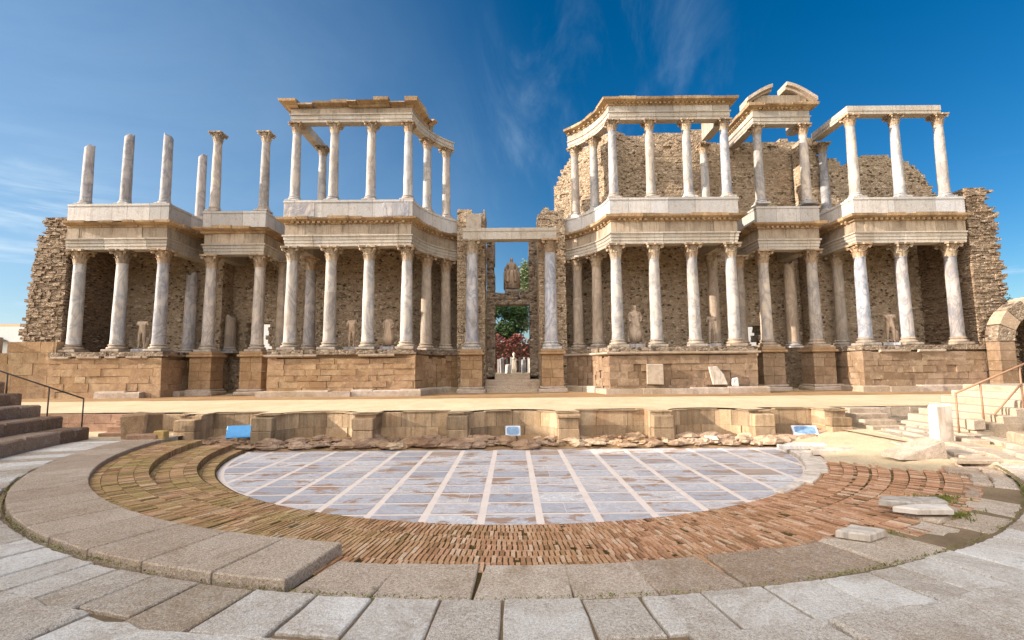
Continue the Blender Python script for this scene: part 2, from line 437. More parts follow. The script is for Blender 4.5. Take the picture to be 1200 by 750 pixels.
def tile_m(t):
    v=t.coord(False); a=t.attr()
    col=t.ramp(a,[(0,(.40,.40,.43)),(.3,(.54,.53,.55)),(.55,(.62,.60,.60)),(.78,(.66,.61,.58)),(.93,(.74,.72,.70)),(.94,(.42,.29,.20)),(1,(.50,.38,.29))])
    n=t.noise(v,2.4,8,.72,2.2)
    vm=t.ramp(t.math('ABSOLUTE',t.math('SUBTRACT',n,.5)),[(0,1),(.03,.5),(.1,0)])
    col=t.mix(t.math('MULTIPLY',vm,.6),col,(.27,.27,.31))
    col=t.mix(t.math('MULTIPLY',t.ramp(t.noise(v,1.3,6,.7,1),[(.5,0),(.7,1)]),.28),col,(.50,.38,.29))
    rs=t.noise(t.coord(False,scale=(1,2.1,1)),.85,9,.74,.5)
    col=t.mix(t.math('MULTIPLY',t.ramp(rs,[(.545,0),(.57,1)]),.9),col,t.mix(t.noise(v,11,4),(.24,.12,.065),(.46,.30,.19)))
    col=t.mix(t.math('MULTIPLY',t.ramp(t.noise(v,4.1,8,.75,.6),[(.60,0),(.68,1)]),.6),col,(.38,.25,.17))
    t.done(col,t.ramp(t.noise(v,3,4),[(.3,.38),(.7,.6)]),t.noise(v,6,6,.7),.12,.02,.5)
M['tile']=material('marble_tile',tile_m)
def strip_m(t):
    v=t.coord(False)
    col=t.mix(t.ramp(t.noise(v,2,6,.7),[(.35,0),(.7,1)]),(.80,.68,.59),(.70,.59,.51))
    col=t.mix(t.math('MULTIPLY',t.ramp(t.noise(v,5,6,.7),[(.6,0),(.75,1)]),.5),col,(.36,.25,.17))
    t.done(col,.6,t.noise(v,12,5,.7),.15,.02,.4)
M['strip']=material('pink_marble_strip',strip_m)
def simple(c,rough=.6,metal=0,var=.15):
    def fn(t):
        v=t.coord()
        col=t.mix(var,c,t.ramp(t.noise(v,9,5,.7),[(.3,.1),(.7,.9)]),'OVERLAY')
        t.done(col,rough,t.noise(v,20,4,.7),.1,.01,.4); t.n['Principled BSDF'].inputs['Metallic'].default_value=metal
    return fn
M['white_stone']=material('white_marble_piece',shaft_marble((.68,.66,.63),(.60,.57,.53),(.42,.38,.33),.15))
M['iron']=material('dark_iron',simple((.055,.045,.04),.55,.6))
M['rust']=material('rust_brown_metal',simple((.30,.17,.10),.6,.2))
M['panel_rim']=material('white_panel_rim',simple((.55,.57,.6),.5))
M['glass_reflect']=material('blue_reflection_glass',simple((.16,.26,.40),.3,0,.5))  # bluish reflection put into the colour of the panel glass
M['blue']=material('blue_sheet',simple((.06,.30,.62),.35,0,.15))
M['plaster']=material('white_plaster',simple((.52,.51,.49),.85))
M['roof_dark']=material('dark_roof',simple((.06,.075,.08),.7))
M['roof_tan']=material('tan_roof',simple((.42,.30,.18),.8))
M['yellow']=material('yellow_box',simple((.50,.33,.12),.9,0,.3))
M['wood']=material('weathered_wood',simple((.22,.15,.09),.85))
def leaf(c0,c1):
    def fn(t):
        col=t.mix(t.attr(),c0,c1); t.done(col,.7,spec=.2)
    return fn
M['leaf_dark']=material('dark_leaf',leaf((.02,.042,.014),(.06,.10,.03)))
M['leaf_light']=material('olive_leaf',leaf((.09,.12,.05),(.22,.25,.12)))
M['leaf_red']=material('red_leaf',leaf((.13,.035,.025),(.33,.12,.09)))
M['grass']=material('moss_green',leaf((.09,.10,.02),(.24,.26,.06)))
M['bark']=material('bark',simple((.12,.085,.06),.95,0,.5))

# ------------------------------------------------------------------ helpers for masonry
def masonry(mb, frame, L, z0, ztop, depth, ch=(.16,.30), bw=(.2,.6), jit=.014, skip=None, gap=.004, endj=(0,0), holes=.02, rec=.09, s0=0, j=.008):
    """courses of separate stones; frame((s,d,z))->world, d = 0 at the face, growing inwards"""
    z=z0; k=0
    zmax=max(ztop(s0+L*i/60) for i in range(61))
    while z<zmax:
        h=rnd.uniform(*ch); s=s0-rnd.uniform(0,.25)+ (rnd.uniform(-1,1)*endj[0])
        e=s0+L+rnd.uniform(-1,1)*endj[1]
        while s<e-.08:
            w=rnd.uniform(*bw); a=max(s,s0-endj[0]); b=min(s+w,e)
            if b-a<.06: s+=w; continue
            m=(a+b)/2
            if z+h*.6<=ztop(m) and not (skip and skip(m,z+h/2)):
                f=rnd.uniform(-jit,jit)
                if rnd.random()<holes: f=rec
                mb.box(a+gap/2,b-gap/2,f,depth+rnd.uniform(-.02,.02),z+rnd.uniform(0,gap),z+h-rnd.uniform(0,gap),min(1,max(0,rnd.gauss(.5,.3))),j,frame=frame)
            s+=w
        z+=h; k+=1
def line_frame(p0,p1):
    dx,dy=p1[0]-p0[0],p1[1]-p0[1]; l=math.hypot(dx,dy); ux,uy=dx/l,dy/l; nx,ny=-uy,ux   # inwards = left of travel
    return (lambda q:(p0[0]+ux*q[0]+nx*q[1], p0[1]+uy*q[0]+ny*q[1], q[2])), l
def arc_frame(c,R,a0,sign=-1):
    # travel clockwise seen from above when sign=-1 ; inwards = away from centre
    def fr(q):
        a=a0+sign*q[0]/R; r=R+q[1]
        return (c[0]+r*math.cos(a), c[1]+r*math.sin(a), q[2])
    return fr
def subpath(path,s0,s1):
    L=[0]
    for i in range(1,len(path)): L.append(L[-1]+math.dist(path[i-1],path[i]))
    def at(s):
        for i in range(1,len(path)):
            if s<=L[i]+1e-9:
                t=(s-L[i-1])/(L[i]-L[i-1]); return (path[i-1][0]+t*(path[i][0]-path[i-1][0]),path[i-1][1]+t*(path[i][1]-path[i-1][1]))
        return path[-1]
    out=[at(s0)]
    for i in range(1,len(path)-1):
        if s0+.02<L[i]<s1-.02: out.append(path[i])
    out.append(at(s1)); return out
def plen(path): return sum(math.dist(path[i-1],path[i]) for i in range(1,len(path)))
def mirror(path): return [(-x,y) for x,y in reversed(path)]
def walk(path,step,fn,start=0,end=0):
    L=plen(path); s=start
    while s<L-end:
        a=subpath(path,max(0,s-.01),min(L,s+.01)); dx,dy=a[-1][0]-a[0][0],a[-1][1]-a[0][1]; l=math.hypot(dx,dy) or 1
        fn(a[0],(dx/l,dy/l),s); s+=step

# ------------------------------------------------------------------ camera, sun, sky
HC=2.6; PITCH=math.radians(5.56); ROLL=math.radians(-.5)
cam=bpy.data.cameras.new('camera'); cam.lens=575/1200*36; cam.sensor_width=36; cam.clip_end=6000; cam.clip_start=.05
co=bpy.data.objects.new('camera',cam); COL.objects.link(co)
co.matrix_world=Matrix.Translation((0,0,HC))@Matrix.Rotation(PI/2+PITCH,4,'X')@Matrix.Rotation(ROLL,4,'Z')
S.camera=co
EL=math.radians(20); FR=math.radians(9)
tosun=Vector((-math.cos(EL)*math.cos(FR),-math.cos(EL)*math.sin(FR),math.sin(EL)))
sun=bpy.data.lights.new('sun','SUN'); sun.energy=3.9; sun.angle=math.radians(.5); sun.color=(1,.90,.78)
so=bpy.data.objects.new('sun',sun); COL.objects.link(so); so.location=(-60,-10,60)
so.rotation_euler=(-tosun).to_track_quat('-Z','Y').to_euler()
W=bpy.data.worlds.new('World'); S.world=W; W.use_nodes=True
wn=W.node_tree.nodes; wl=W.node_tree.links
sky=wn.new('ShaderNodeTexSky'); sky.sky_type='NISHITA'; sky.sun_disc=False; sky.sun_elevation=EL
sky.sun_rotation=math.atan2(tosun.x,tosun.y); sky.air_density=1.0; sky.dust_density=.6; sky.ozone_density=3.0; sky.altitude=200
tc=wn.new('ShaderNodeTexCoord')
def wnoise(scale,stretch,rot,detail=6,dist=0):
    mp=wn.new('ShaderNodeMapping'); mp.inputs['Scale'].default_value=stretch; mp.inputs['Rotation'].default_value=rot
    wl.new(tc.outputs['Generated'],mp.inputs['Vector'])
    n=wn.new('ShaderNodeTexNoise'); n.inputs['Scale'].default_value=scale; n.inputs['Detail'].default_value=detail
    n.inputs['Roughness'].default_value=.62; n.inputs['Distortion'].default_value=dist
    wl.new(mp.outputs[0],n.inputs['Vector']); return n.outputs['Fac']
def wmath(op,a,b,clamp=False):
    n=wn.new('ShaderNodeMath'); n.operation=op; n.use_clamp=clamp
    for i,x in enumerate((a,b)):
        if isinstance(x,(int,float)): n.inputs[i].default_value=x
        else: wl.new(x,n.inputs[i])
    return n.outputs[0]
def wramp(f,stops):
    n=wn.new('ShaderNodeValToRGB'); n.color_ramp.interpolation='EASE'; e=n.color_ramp.elements
    while len(e)<len(stops): e.new(.5)
    for i,(p,c) in enumerate(stops): e[i].position=p; e[i].color=(c,c,c,1)
    wl.new(f,n.inputs[0]); return n.outputs[0]
def blob(dirv,r0,r1):     # soft cap of sky round a direction
    d=Vector(dirv).normalized()
    n=wn.new('ShaderNodeVectorMath'); n.operation='DOT_PRODUCT'; wl.new(tc.outputs['Generated'],n.inputs[0]); n.inputs[1].default_value=d
    return wramp(n.outputs['Value'],[(math.cos(math.radians(r1)),0),(math.cos(math.radians(r0)),1)])
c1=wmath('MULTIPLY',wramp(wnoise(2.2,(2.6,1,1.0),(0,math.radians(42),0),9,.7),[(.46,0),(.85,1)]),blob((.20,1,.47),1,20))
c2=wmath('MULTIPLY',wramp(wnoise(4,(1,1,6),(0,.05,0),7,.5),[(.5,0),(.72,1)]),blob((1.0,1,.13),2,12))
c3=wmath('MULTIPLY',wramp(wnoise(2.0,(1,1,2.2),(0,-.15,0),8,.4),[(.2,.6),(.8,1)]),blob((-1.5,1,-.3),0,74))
fill_glow=wmath('MULTIPLY',wramp(wnoise(1.6,(1,1,1.6),(0,0,.3),6,.6),[(.25,.25),(.7,1)]),blob((-.50,-.75,.68),14,74))  # unseen bright cloud cap behind the camera, added as fill light
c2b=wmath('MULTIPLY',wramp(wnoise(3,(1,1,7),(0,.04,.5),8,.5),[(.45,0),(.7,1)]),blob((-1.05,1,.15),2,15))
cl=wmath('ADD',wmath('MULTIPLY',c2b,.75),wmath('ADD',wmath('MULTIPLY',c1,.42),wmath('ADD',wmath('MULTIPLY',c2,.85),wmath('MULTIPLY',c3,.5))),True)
hs=wn.new('ShaderNodeHueSaturation'); hs.inputs['Saturation'].default_value=1.4; hs.inputs['Value'].default_value=.37
wl.new(sky.outputs[0],hs.inputs['Color'])
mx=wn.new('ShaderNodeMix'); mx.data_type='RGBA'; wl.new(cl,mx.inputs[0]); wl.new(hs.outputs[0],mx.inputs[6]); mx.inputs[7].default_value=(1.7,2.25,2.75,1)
mx2=wn.new('ShaderNodeMix'); mx2.data_type='RGBA'; wl.new(fill_glow,mx2.inputs[0]); wl.new(mx.outputs[2],mx2.inputs[6]); mx2.inputs[7].default_value=(13.3,12.6,11.9,1)
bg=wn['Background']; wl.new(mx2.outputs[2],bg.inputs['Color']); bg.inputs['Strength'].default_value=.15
S.view_settings.view_transform='Standard'; S.view_settings.look='None'; S.view_settings.exposure=1.27; S.view_settings.gamma=1
S.render.engine='CYCLES'

# ------------------------------------------------------------------ columns
def attic_base(r,w,h):
    mb=MB(); p=h*.3
    mb.bbox(-w/2,w/2,-w/2,w/2,0,p,.02,.5,.008)
    pr=[]
    for a in range(-90,91,30): pr.append((w*.44+ h*.15*math.cos(math.radians(a))-h*.05, p+h*.15+h*.15*math.sin(math.radians(a))))
    pr+=[(w*.385,p+h*.33),(w*.375,p+h*.42)]
    for a in range(-90,91,30): pr.append((w*.375+h*.09*math.cos(math.radians(a)), p+h*.54+h*.09*math.sin(math.radians(a))))
    pr+=[(r*1.05,h*.96),(r*1.03,h)]
    mb.lathe(pr,28); return mb
def shaft_mb(r0,r1,z0,z1,n=28,broken=False,neck=True):
    mb=MB(); pr=[]
    N=14
    for i in range(N+1):
        t=i/N; r=r0+(r1-r0)*(t**1.5); 
        if i==0: r*=1.05
        pr.append((r,z0+(z1-z0)*t))
    if neck and not broken: pr.append((r1*1.07,z1+.001)); pr.append((r1*1.07,z1+.05))
    ph=rnd.uniform(0,6)
    def wob(a,z): return 1+.012*math.sin(3*a+ph+z*1.3)+.01*math.sin(5*a+z*3.1+ph)
    if broken: pr.append((r1*.93,z1+.03))
    mb.lathe(pr,n,wob=wob)
    if broken:
        mb.v=[(x,y,z+(.13*math.sin(x*7+ph)+.06*math.sin(y*17+ph)) if z>z1-.001 else z) for x,y,z in mb.v]
    return mb
def capital_mb(r,w,h):
    mb=MB()
    mb.lathe([(r*.98,0),(r*1.0,h*.3),(r*1.12,h*.65),(r*1.4,h*.86)],20)
    def leafs(n,z0,hh,wd,out,off):
        for k in range(n):
            a=2*PI*(k+off)/n; ca,sa=math.cos(a),math.sin(a)
            seg=[(0,r*1.0,1),(.45,r*1.06,1.1),(.8,r*1.16,.95),(1.0,r*1.16+out*.7,.7),(.9,r*1.16+out,.35)]
            v=[]
            for tz,rad,ww in seg:
                for sd,th in ((-1,0),(0,.025),(1,0),(0,-.02)):
                    x=rad+th; y=sd*wd*ww/2
                    v.append((x*ca-y*sa,x*sa+y*ca,z0+hh*tz))
            F=[]
            for i in range(4):
                for q in range(4): F.append((i*4+q,i*4+(q+1)%4,(i+1)*4+(q+1)%4,(i+1)*4+q))
            F.append((16,17,18,19)); mb.mesh(v,F,.5)
    leafs(8,0,h*.42,r*.72,r*.26,0); leafs(8,h*.12,h*.6,r*.66,r*.34,.5)
    for k in range(4):                                 # corner volutes
        a=PI/4+k*PI/2; d=w*.56; c=(d*math.cos(a),d*math.sin(a),h*.76)
        t=(-math.sin(a),math.cos(a)); n=10; rr=h*.115; v=[]; F=[]
        for e in (-1,1):
            for q in range(n):
                b=2*PI*q/n
                v.append((c[0]+t[0]*e*rr*.55+math.cos(a)*rr*math.cos(b), c[1]+t[1]*e*rr*.55+math.sin(a)*rr*math.cos(b), c[2]+rr*math.sin(b)))
        for q in range(n): F.append((q,(q+1)%n,n+(q+1)%n,n+q))
        F.append(tuple(reversed(range(n)))); F.append(tuple(range(n,2*n))); mb.mesh(v,F)
        p0=(r*1.1*math.cos(a),r*1.1*math.sin(a),h*.5); mb.tube([p0,((p0[0]+c[0])/2,(p0[1]+c[1])/2,h*.76),(c[0],c[1],c[2]+rr*.6)],[h*.05,h*.055,h*.05],6)
    ab=[]
    for k in range(4):                                 # abacus with concave sides
        a=PI/4+k*PI/2
        for t in (-.08,.08): ab.append((w*.70*math.cos(a+t),w*.70*math.sin(a+t)))
        for t in (.3,.5,.7):
            b=a+PI/2*t; q=(w*.47+w*.10*abs(t-.5)*2)/1.0; ab.append((q*math.cos(b),q*math.sin(b)))
    mb.prism(ab,h*.875,h*.95); mb.prism([(x*1.03,y*1.03) for x,y in ab],h*.95,h)
    for k in range(4):
        a=k*PI/2; mb.lathe([(.0,h*.84),(h*.09,h*.87),(h*.1,h*.93),(h*.07,h*.99)],8,(w*.49*math.cos(a),w*.49*math.sin(a)))
    return mb
PROTO={}
def column_proto(key,r0,r1,H,bh,bw,chh,cw,ms,mc,mbase,broken=None):
    """first call builds the thing, later ones copy it"""
    root=thing('column','x','column')
    b=part(attic_base(r0,bw,bh),'base',mbase,root); smooth_angle(b,35)
    z1=H-chh-.05 if broken is None else broken
    sh=part(shaft_mb(r0,r1,bh,z1,broken=broken is not None),'shaft',ms,root); smooth_angle(sh,50)
    if broken is None:
        mb=capital_mb(r1,cw,chh); mb.v=[(x,y,z+H-chh) for x,y,z in mb.v]
        part(mb,'capital',mc,root)
    PROTO[key]=[root,False]; return root
def place(key,x,y,z,label,group,rz=0):
    p=PROTO[key]
    if not p[1]:
        p[1]=True; r=p[0]; r.location=(x,y,z); r.rotation_euler=(0,0,rz); r['label']=label; r['group']=group
        return r
    return dup(p[0],(x,y,z),rz,label,group)
ZP=3.7; ZU=12.35
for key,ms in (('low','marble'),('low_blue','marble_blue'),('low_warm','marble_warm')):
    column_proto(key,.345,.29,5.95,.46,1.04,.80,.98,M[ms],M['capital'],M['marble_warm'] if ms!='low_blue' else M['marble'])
column_proto('big',.39,.335,6.8,.5,1.15,.85,1.06,M['marble_blue'],M['capital'],M['marble'])
for key,ms in (('up','marble'),('up_blue','marble_blue')):
    column_proto(key,.275,.23,4.8,.34,.82,.60,.76,M[ms],M['capital'],M['marble'])
column_proto('up_tall',.285,.235,5.15,.34,.84,.62,.80,M['marble'],M['capital'],M['marble'])
GL='columns of the lower storey'; GU='columns of the upper storey'
def col_low(x,y,label,key='low',rz=0): return place(key,x,y,ZP,label,GL,rz)
XA=(25.3,22.8,20.4); YA=28.3; XC=(12.7,10.45,8.25,6.05); YC=28.0; XB=(18.5,15.5); YB=29.8
C0=(0,27.2); RA=6.1
def arcp(deg,R=RA): a=math.radians(deg); return (C0[0]+R*math.cos(a),C0[1]+R*math.sin(a))
A1,A2=150.5,134.5
# left side, lower storey
col_low(-XA[0],YA,'lower column at the far left, standing right beside the jagged rubble tower','low')
col_low(-XA[1],YA,'lower column in the middle of the far left podium, left of its headless statue','low')
col_low(-XA[2],YA,'lower column on the right front corner of the far left podium, with bluish shaft','low_blue')
col_low(-XB[0],YB,'lower column on the left one of the two brown pedestals at the left side doorway','low')
col_low(-XB[1],YB,'lower column on the right one of the two brown pedestals at the left side doorway','low')
col_low(-XC[0],YC,'lower column on the left front corner of the podium left of the central doorway','low')
col_low(-XC[1],YC,'lower column left of the slim headless statue on the podium left of the central doorway','low')
col_low(-XC[2],YC,'lower column between the two headless statues on the podium left of the central doorway','low')
col_low(-XC[3],YC,'lower column at the front right corner where the left podium starts to curve inwards','low')
for a,l in ((A1,'first lower column on the curve behind the front right corner of the left podium'),(A2,'lower column deepest in the left curved recess, nearest the left tall doorway column')):
    p=arcp(a); col_low(p[0],p[1],l,'low_warm',math.radians(a))
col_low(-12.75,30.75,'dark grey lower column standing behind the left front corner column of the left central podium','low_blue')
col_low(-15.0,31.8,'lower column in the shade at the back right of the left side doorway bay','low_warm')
# right side, lower storey
for a,l in ((A1,'first lower column on the curve behind the front left corner of the right podium'),(A2,'lower column deepest in the right curved recess, nearest the right tall doorway column')):
    p=arcp(180-a); col_low(p[0],p[1],l,'low_warm',math.radians(180-a))
col_low(XC[3],YC,'lower column at the front left corner of the right podium with its capital in sunlight','low')
col_low(XC[2],YC,'lower column just right of the draped statue with a head on the right podium','low')
col_low(XC[1],YC,'lower column just left of the headless torso statue on the right podium','low')
col_low(XC[0],YC,'lower column on the right front corner of the podium right of the central doorway','low')
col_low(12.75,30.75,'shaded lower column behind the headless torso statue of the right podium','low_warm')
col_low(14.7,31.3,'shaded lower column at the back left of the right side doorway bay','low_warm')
col_low(XB[1],YB,'lower column on the left one of the two brown pedestals at the right side doorway','low')
col_low(XB[0],YB,'lower column on the right one of the two brown pedestals at the right side doorway','low')
col_low(XA[2],YA,'bluish lower column with dark bands on the left front corner of the far right podium','low_blue')
col_low(XA[1],YA,'lower column in the middle of the far right podium, right of the slim headless statue','low_blue')
col_low(XA[0]+.4,YA,'lower column at the far right beside the right rubble tower','low_blue')
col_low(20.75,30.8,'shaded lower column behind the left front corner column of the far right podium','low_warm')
place('big',-2.45,30.0,ZP,'tall veined marble column on the pedestal left of the central doorway','tall columns of the central doorway')
place('big',2.4,30.0,ZP,'tall veined marble column on the pedestal right of the central doorway','tall columns of the central doorway')
# broken ones
def broken_col(name,x,y,z,r0,r1,top,label,mat,group,bh=.42,bw=1.0):
    root=thing(name,label,'column',(0,0,0),0,group)
    b=part(attic_base(r0,bw,bh),'base',M['marble'],root); smooth_angle(b,35)
    s_=part(shaft_mb(r0,r1,bh,top-z,broken=True),'shaft',M[mat],root); smooth_angle(s_,50)
    root.location=(x,y,z); return root
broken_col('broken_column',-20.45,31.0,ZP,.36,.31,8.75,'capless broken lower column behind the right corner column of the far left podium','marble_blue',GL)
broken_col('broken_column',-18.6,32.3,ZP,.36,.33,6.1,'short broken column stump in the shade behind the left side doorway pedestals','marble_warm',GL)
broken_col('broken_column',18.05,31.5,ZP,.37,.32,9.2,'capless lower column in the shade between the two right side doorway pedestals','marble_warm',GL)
for x,t,l in ((-25.25,16.0,'shortest of three broken shafts on top of the far left pavilion, at its outer end'),(-22.9,16.65,'middle one of three broken shafts on top of the far left pavilion'),(-20.55,16.65,'broken shaft on the right corner on top of the far left pavilion')):
    broken_col('broken_column',x,28.3,ZU,.28,.245,t,l,'marble_blue',GU,.3,.78)
broken_col('broken_column',-20.45,31.4,ZU,.28,.245,16.75,'broken shaft set back behind the others on top of the far left pavilion','marble_blue',GU,.3,.78)
# upper storey with capitals
for x,l in ((-18.5,'left one of the two free standing upper columns with capitals above the left side doorway'),(-15.45,'right one of the two free standing upper columns with capitals above the left side doorway')):
    place('up_tall',x,29.8,ZU+.02,l,GU)
names=['at the left corner','second from the left','third from the left','at the right corner']
for i,x in enumerate(XC):
    place('up',-x,YC,ZU,'upper column '+names[i]+' of the open pavilion left of the central gap',GU)
for i,x in enumerate(reversed(XC)):
    place('up' if i in (1,2) else 'up_blue',x,YC,ZU,'upper column '+names[i]+' of the walled pavilion right of the central gap',GU)
for sgn,sd in ((1,'left'),(-1,'right')):
    for a,l in ((A1,'upper column nearer the corner on the curved wing of the %s pavilion'%sd),(A2,'last upper column at the inner end of the curved wing of the %s pavilion'%sd)):
        aa=a if sgn==1 else 180-a; p=arcp(aa); place('up',p[0],p[1],ZU,l,GU,math.radians(aa))
place('up',-12.35,31.1,ZU,'upper column at the back of the open left pavilion, under a slanting beam end',GU)
place('up',12.75,31.2,ZU,'upper column in the shade at the back of the walled right pavilion',GU)
place('up_tall',15.6,29.8,ZU+.2,'upper column under the left half of the broken curved pediment',GU)
place('up_tall',18.5,29.8,ZU+.2,'upper column under the right half of the broken curved pediment',GU)
place('up_tall',20.45,28.3,ZU,'upper column at the front left corner under the bare beam, far right pavilion',GU)
place('up_tall',23.1,28.3,ZU,'grey upper column in the middle under the bare beam, far right pavilion',GU)
place('up_tall',25.75,28.3,ZU,'dark grey upper column at the outer right end, beam stopping short on its capital',GU)
place('up_blue',20.6,31.2,ZU,'dark upper column at the back left corner of the far right pavilion',GU)

# ------------------------------------------------------------------ entablatures
pathA=[(-25.9,28.3),(-20.4,28.3),(-20.4,31.9)]
pathB=[(-18.5,33.0),(-18.5,29.8),(-15.5,29.8),(-15.5,33.0)]
arcL=[arcp(172.4-(172.4-118)*i/12) for i in range(1,13)]
pathC=[(-12.7,32.0),(-12.7,28.0),(-6.05,28.0)]+arcL
pathD=mirror(pathC); pathE=mirror(pathB); pathF=[(20.4,31.9),(20.4,28.3),(26.5,28.3)]
def dentils(mb,path,off,z0,z1,step=.3,w=.15,d=.14):
    for i in range(len(path)-1):
        p=subpath(path,0,0.01)
    acc=0
    for i in range(1,len(path)):
        a,b=path[i-1],path[i]; l=math.dist(a,b); ux,uy=(b[0]-a[0])/l,(b[1]-a[1])/l; nx,ny=uy,-ux
        n=max(1,int(l/step))
        for k in range(n):
            if rnd.random()<.06: continue
            s=(k+.5)*l/n
            fr=lambda q:(a[0]+ux*q[0]+nx*q[1],a[1]+uy*q[0]+ny*q[1],q[2])
            mb.box(s-w/2,s+w/2,off-.03,off+d,z0,z1,.5,.008,frame=fr)
def jag_sweep(mb,path,prof,seg=(.5,1.4),zj=.05,oj=.03,skip=.0,topj=.1,s0=0,s1=None):
    """a moulding broken into separate weathered stones"""
    L=plen(path); s1=L if s1 is None else s1; s=s0
    zt=max(z for o,z in prof)
    while s<s1-.05:
        e=min(s1,s+rnd.uniform(*seg)); 
        if e>s1-.25: e=s1
        if rnd.random()>=skip:
            dz=rnd.uniform(-topj,topj*.4); do=rnd.uniform(-oj,oj)
            pr=[((o+do if o>0 else o), (z+dz if z>zt-.06 else z)) for o,z in prof]
            mb.sweep(subpath(path,s+.006,e-.006),pr,rnd.random(),s0=s)
        s=e
def lower_entablature(label,path,loc,cornice_jag,floor=None,attic_mat='attic',dent=True,attic=True):
    root=thing('entablature',label,'entablature',loc,0,'entablatures of the lower storey')
    a=MB(); jag_sweep(a,path,[(.33,9.65),(.33,9.83),(.36,9.835),(.36,10.02),(.395,10.025),(.395,10.19),(.46,10.22),(.46,10.30),(-.36,10.30),(-.36,9.65)],(1.6,2.6),topj=.012,oj=.012)
    part(a,'architrave',M['arch'],root)
    f=MB(); jag_sweep(f,path,[(.35,10.312),(.35,10.93),(-.34,10.93),(-.34,10.312)],(.7,1.9),topj=.0,oj=.022); part(f,'frieze',M['frieze'],root)
    c=MB(); pr=[(.36,10.932),(.42,10.96),(.42,11.06),(.62,11.10),(.74,11.16),(.78,11.31),(-.33,11.33),(-.33,10.932)]
    jag_sweep(c,path,pr,(.5,1.3),topj=.12*cornice_jag,oj=.06*cornice_jag,skip=.0)
    if dent: dentils(c,path,.43,10.965,11.085)
    part(c,'cornice',M['cornice'],root)
    if attic:
        t=MB(); jag_sweep(t,path,[(.42,11.335),(.42,12.2),(.46,12.21),(.46,12.34),(-.36,12.34),(-.36,11.335)],(1.3,2.8),topj=.012,oj=.008); part(t,'parapet',M[attic_mat],root)
    if floor:
        g=MB(); g.prism(floor,10.95,11.25); part(g,'floor_slab',M['ashlar'],root)
    return root
inL=[(x*1.0,y) for x,y in arcL]
lower_entablature('weathered entablature and pale parapet on top of the far left three column podium',pathA,(-23,28.3,9.65),1.2,[(-25.9,28.5),(-20.6,28.5),(-20.6,31.9),(-25.9,31.9)],'attic',False)
lower_entablature('short entablature over the two columns of the left side doorway',pathB,(-17,29.8,9.65),1.2,[(-18.3,30.0),(-15.7,30.0),(-15.7,33.2),(-18.3,33.2)],'attic',False)
lower_entablature('long entablature with rough ochre cornice curving in left of the central gap',pathC,(-9.4,28,9.65),.8,[(-12.5,28.2),(-6.1,28.2)]+[arcp(172-54*i/10,6.3) for i in range(1,11)]+[(-3.1,33.9),(-7,33.4),(-12.5,32.0)],'attic',True)
lower_entablature('long entablature with toothed ochre cornice curving in right of the central gap',pathD,(9.4,28,9.65),.5,[(6.1,28.2),(12.5,28.2),(12.5,32.0),(7,33.4),(3.1,33.9)]+[arcp(62-54*i/10,6.3) for i in range(0,10)],'attic',True)
lower_entablature('short entablature over the two columns of the right side doorway',pathE,(17,29.8,9.65),.6,[(15.7,30.0),(18.3,30.0),(18.3,33.2),(15.7,33.2)],'attic',True)
lower_entablature('entablature with toothed ochre cornice over the far right three column podium',pathF,(23,28.3,9.65),.6,[(20.6,28.5),(26.4,28.5),(26.4,31.9),(20.6,31.9)],'attic',True)
for x0,x1 in ((-13.1,-11.35),(-7.4,-5.9)):
    a=MB(); a.bbox(x0,x1,27.55,27.62,11.37,12.19,.012); ob=part(a,'marble_block',M['marble_blue'],bpy.data.objects['entablature.002'])
# central lintel
t=thing('lintel','long plain white lintel bridging the two tall columns of the central doorway','lintel',(0,30,10.5))
a=MB(); a.sweep([(-3.0,30),(2.8,30)],[(.38,10.5),(.38,10.98),(.42,11.0),(.42,11.2),(-.38,11.2),(-.38,10.5)]); part(a,'beam',M['arch'],t)
for sx in (-2.75,2.5):
    a=MB(); a.bbox(sx-.33,sx+.33,30.4,32.6,10.52,11.18,.03); part(a,'return_beam',M['ashlar_pale'],t)

UG='beams and entablatures of the upper storey'
def up_ent(label,path,loc,z,corn=(0,None),cj=1,skip=0,archonly=None,dent=False,frieze=True):
    root=thing('upper_entablature',label,'entablature',loc,0,UG)
    a=MB(); jag_sweep(a,path,[(.26,z),(.26,z+.17),(.29,z+.175),(.29,z+.40),(.35,z+.43),(.35,z+.5),(-.28,z+.5),(-.28,z)],(1.5,2.5),topj=.015,oj=.012); part(a,'architrave',M['arch'],root)
    L=plen(path); s0,s1=corn; s1=L if s1 is None else s1
    sp=subpath(path,s0,s1)
    if frieze:
        f=MB(); jag_sweep(f,sp,[(.27,z+.502),(.27,z+.86),(-.26,z+.86),(-.26,z+.502)],(.7,1.6),topj=.02*cj,oj=.02*cj); part(f,'frieze',M['frieze'] if cj>1 else M['arch'],root)
    c=MB(); jag_sweep(c,sp,[(.28,z+.862),(.34,z+.90),(.34,z+.97),(.55,z+1.02),(.68,z+1.06),(.72,z+1.2),(.5,z+1.24),(-.26,z+1.24),(-.26,z+.862)],(.4,1.1),topj=.13*cj,oj=.07*cj,skip=skip)
    if dent: dentils(c,sp,.35,z+.90,z+1.0,.26,.13,.12)
    part(c,'cornice',M['cornice'],root); return root
arcLu=[arcp(172.4-(172.4-131)*i/9) for i in range(1,10)]
pCu=[(-12.7,31.6),(-12.7,28.0),(-6.05,28.0)]+arcLu
LC=plen(pCu)
up_ent('crumbling upper entablature on the open pavilion left of the central gap',pCu,(-9.4,28,17.15),17.15,(2.4,LC-1.9),2.0,0)
pDu=mirror([(-12.7,30.6),(-12.7,28.0),(-6.05,28.0)]+arcLu)
up_ent('complete upper entablature with sharp cornice on the walled pavilion right of the central gap',pDu,(9.4,28,17.15),17.15,(0,None),.35,0,dent=True)
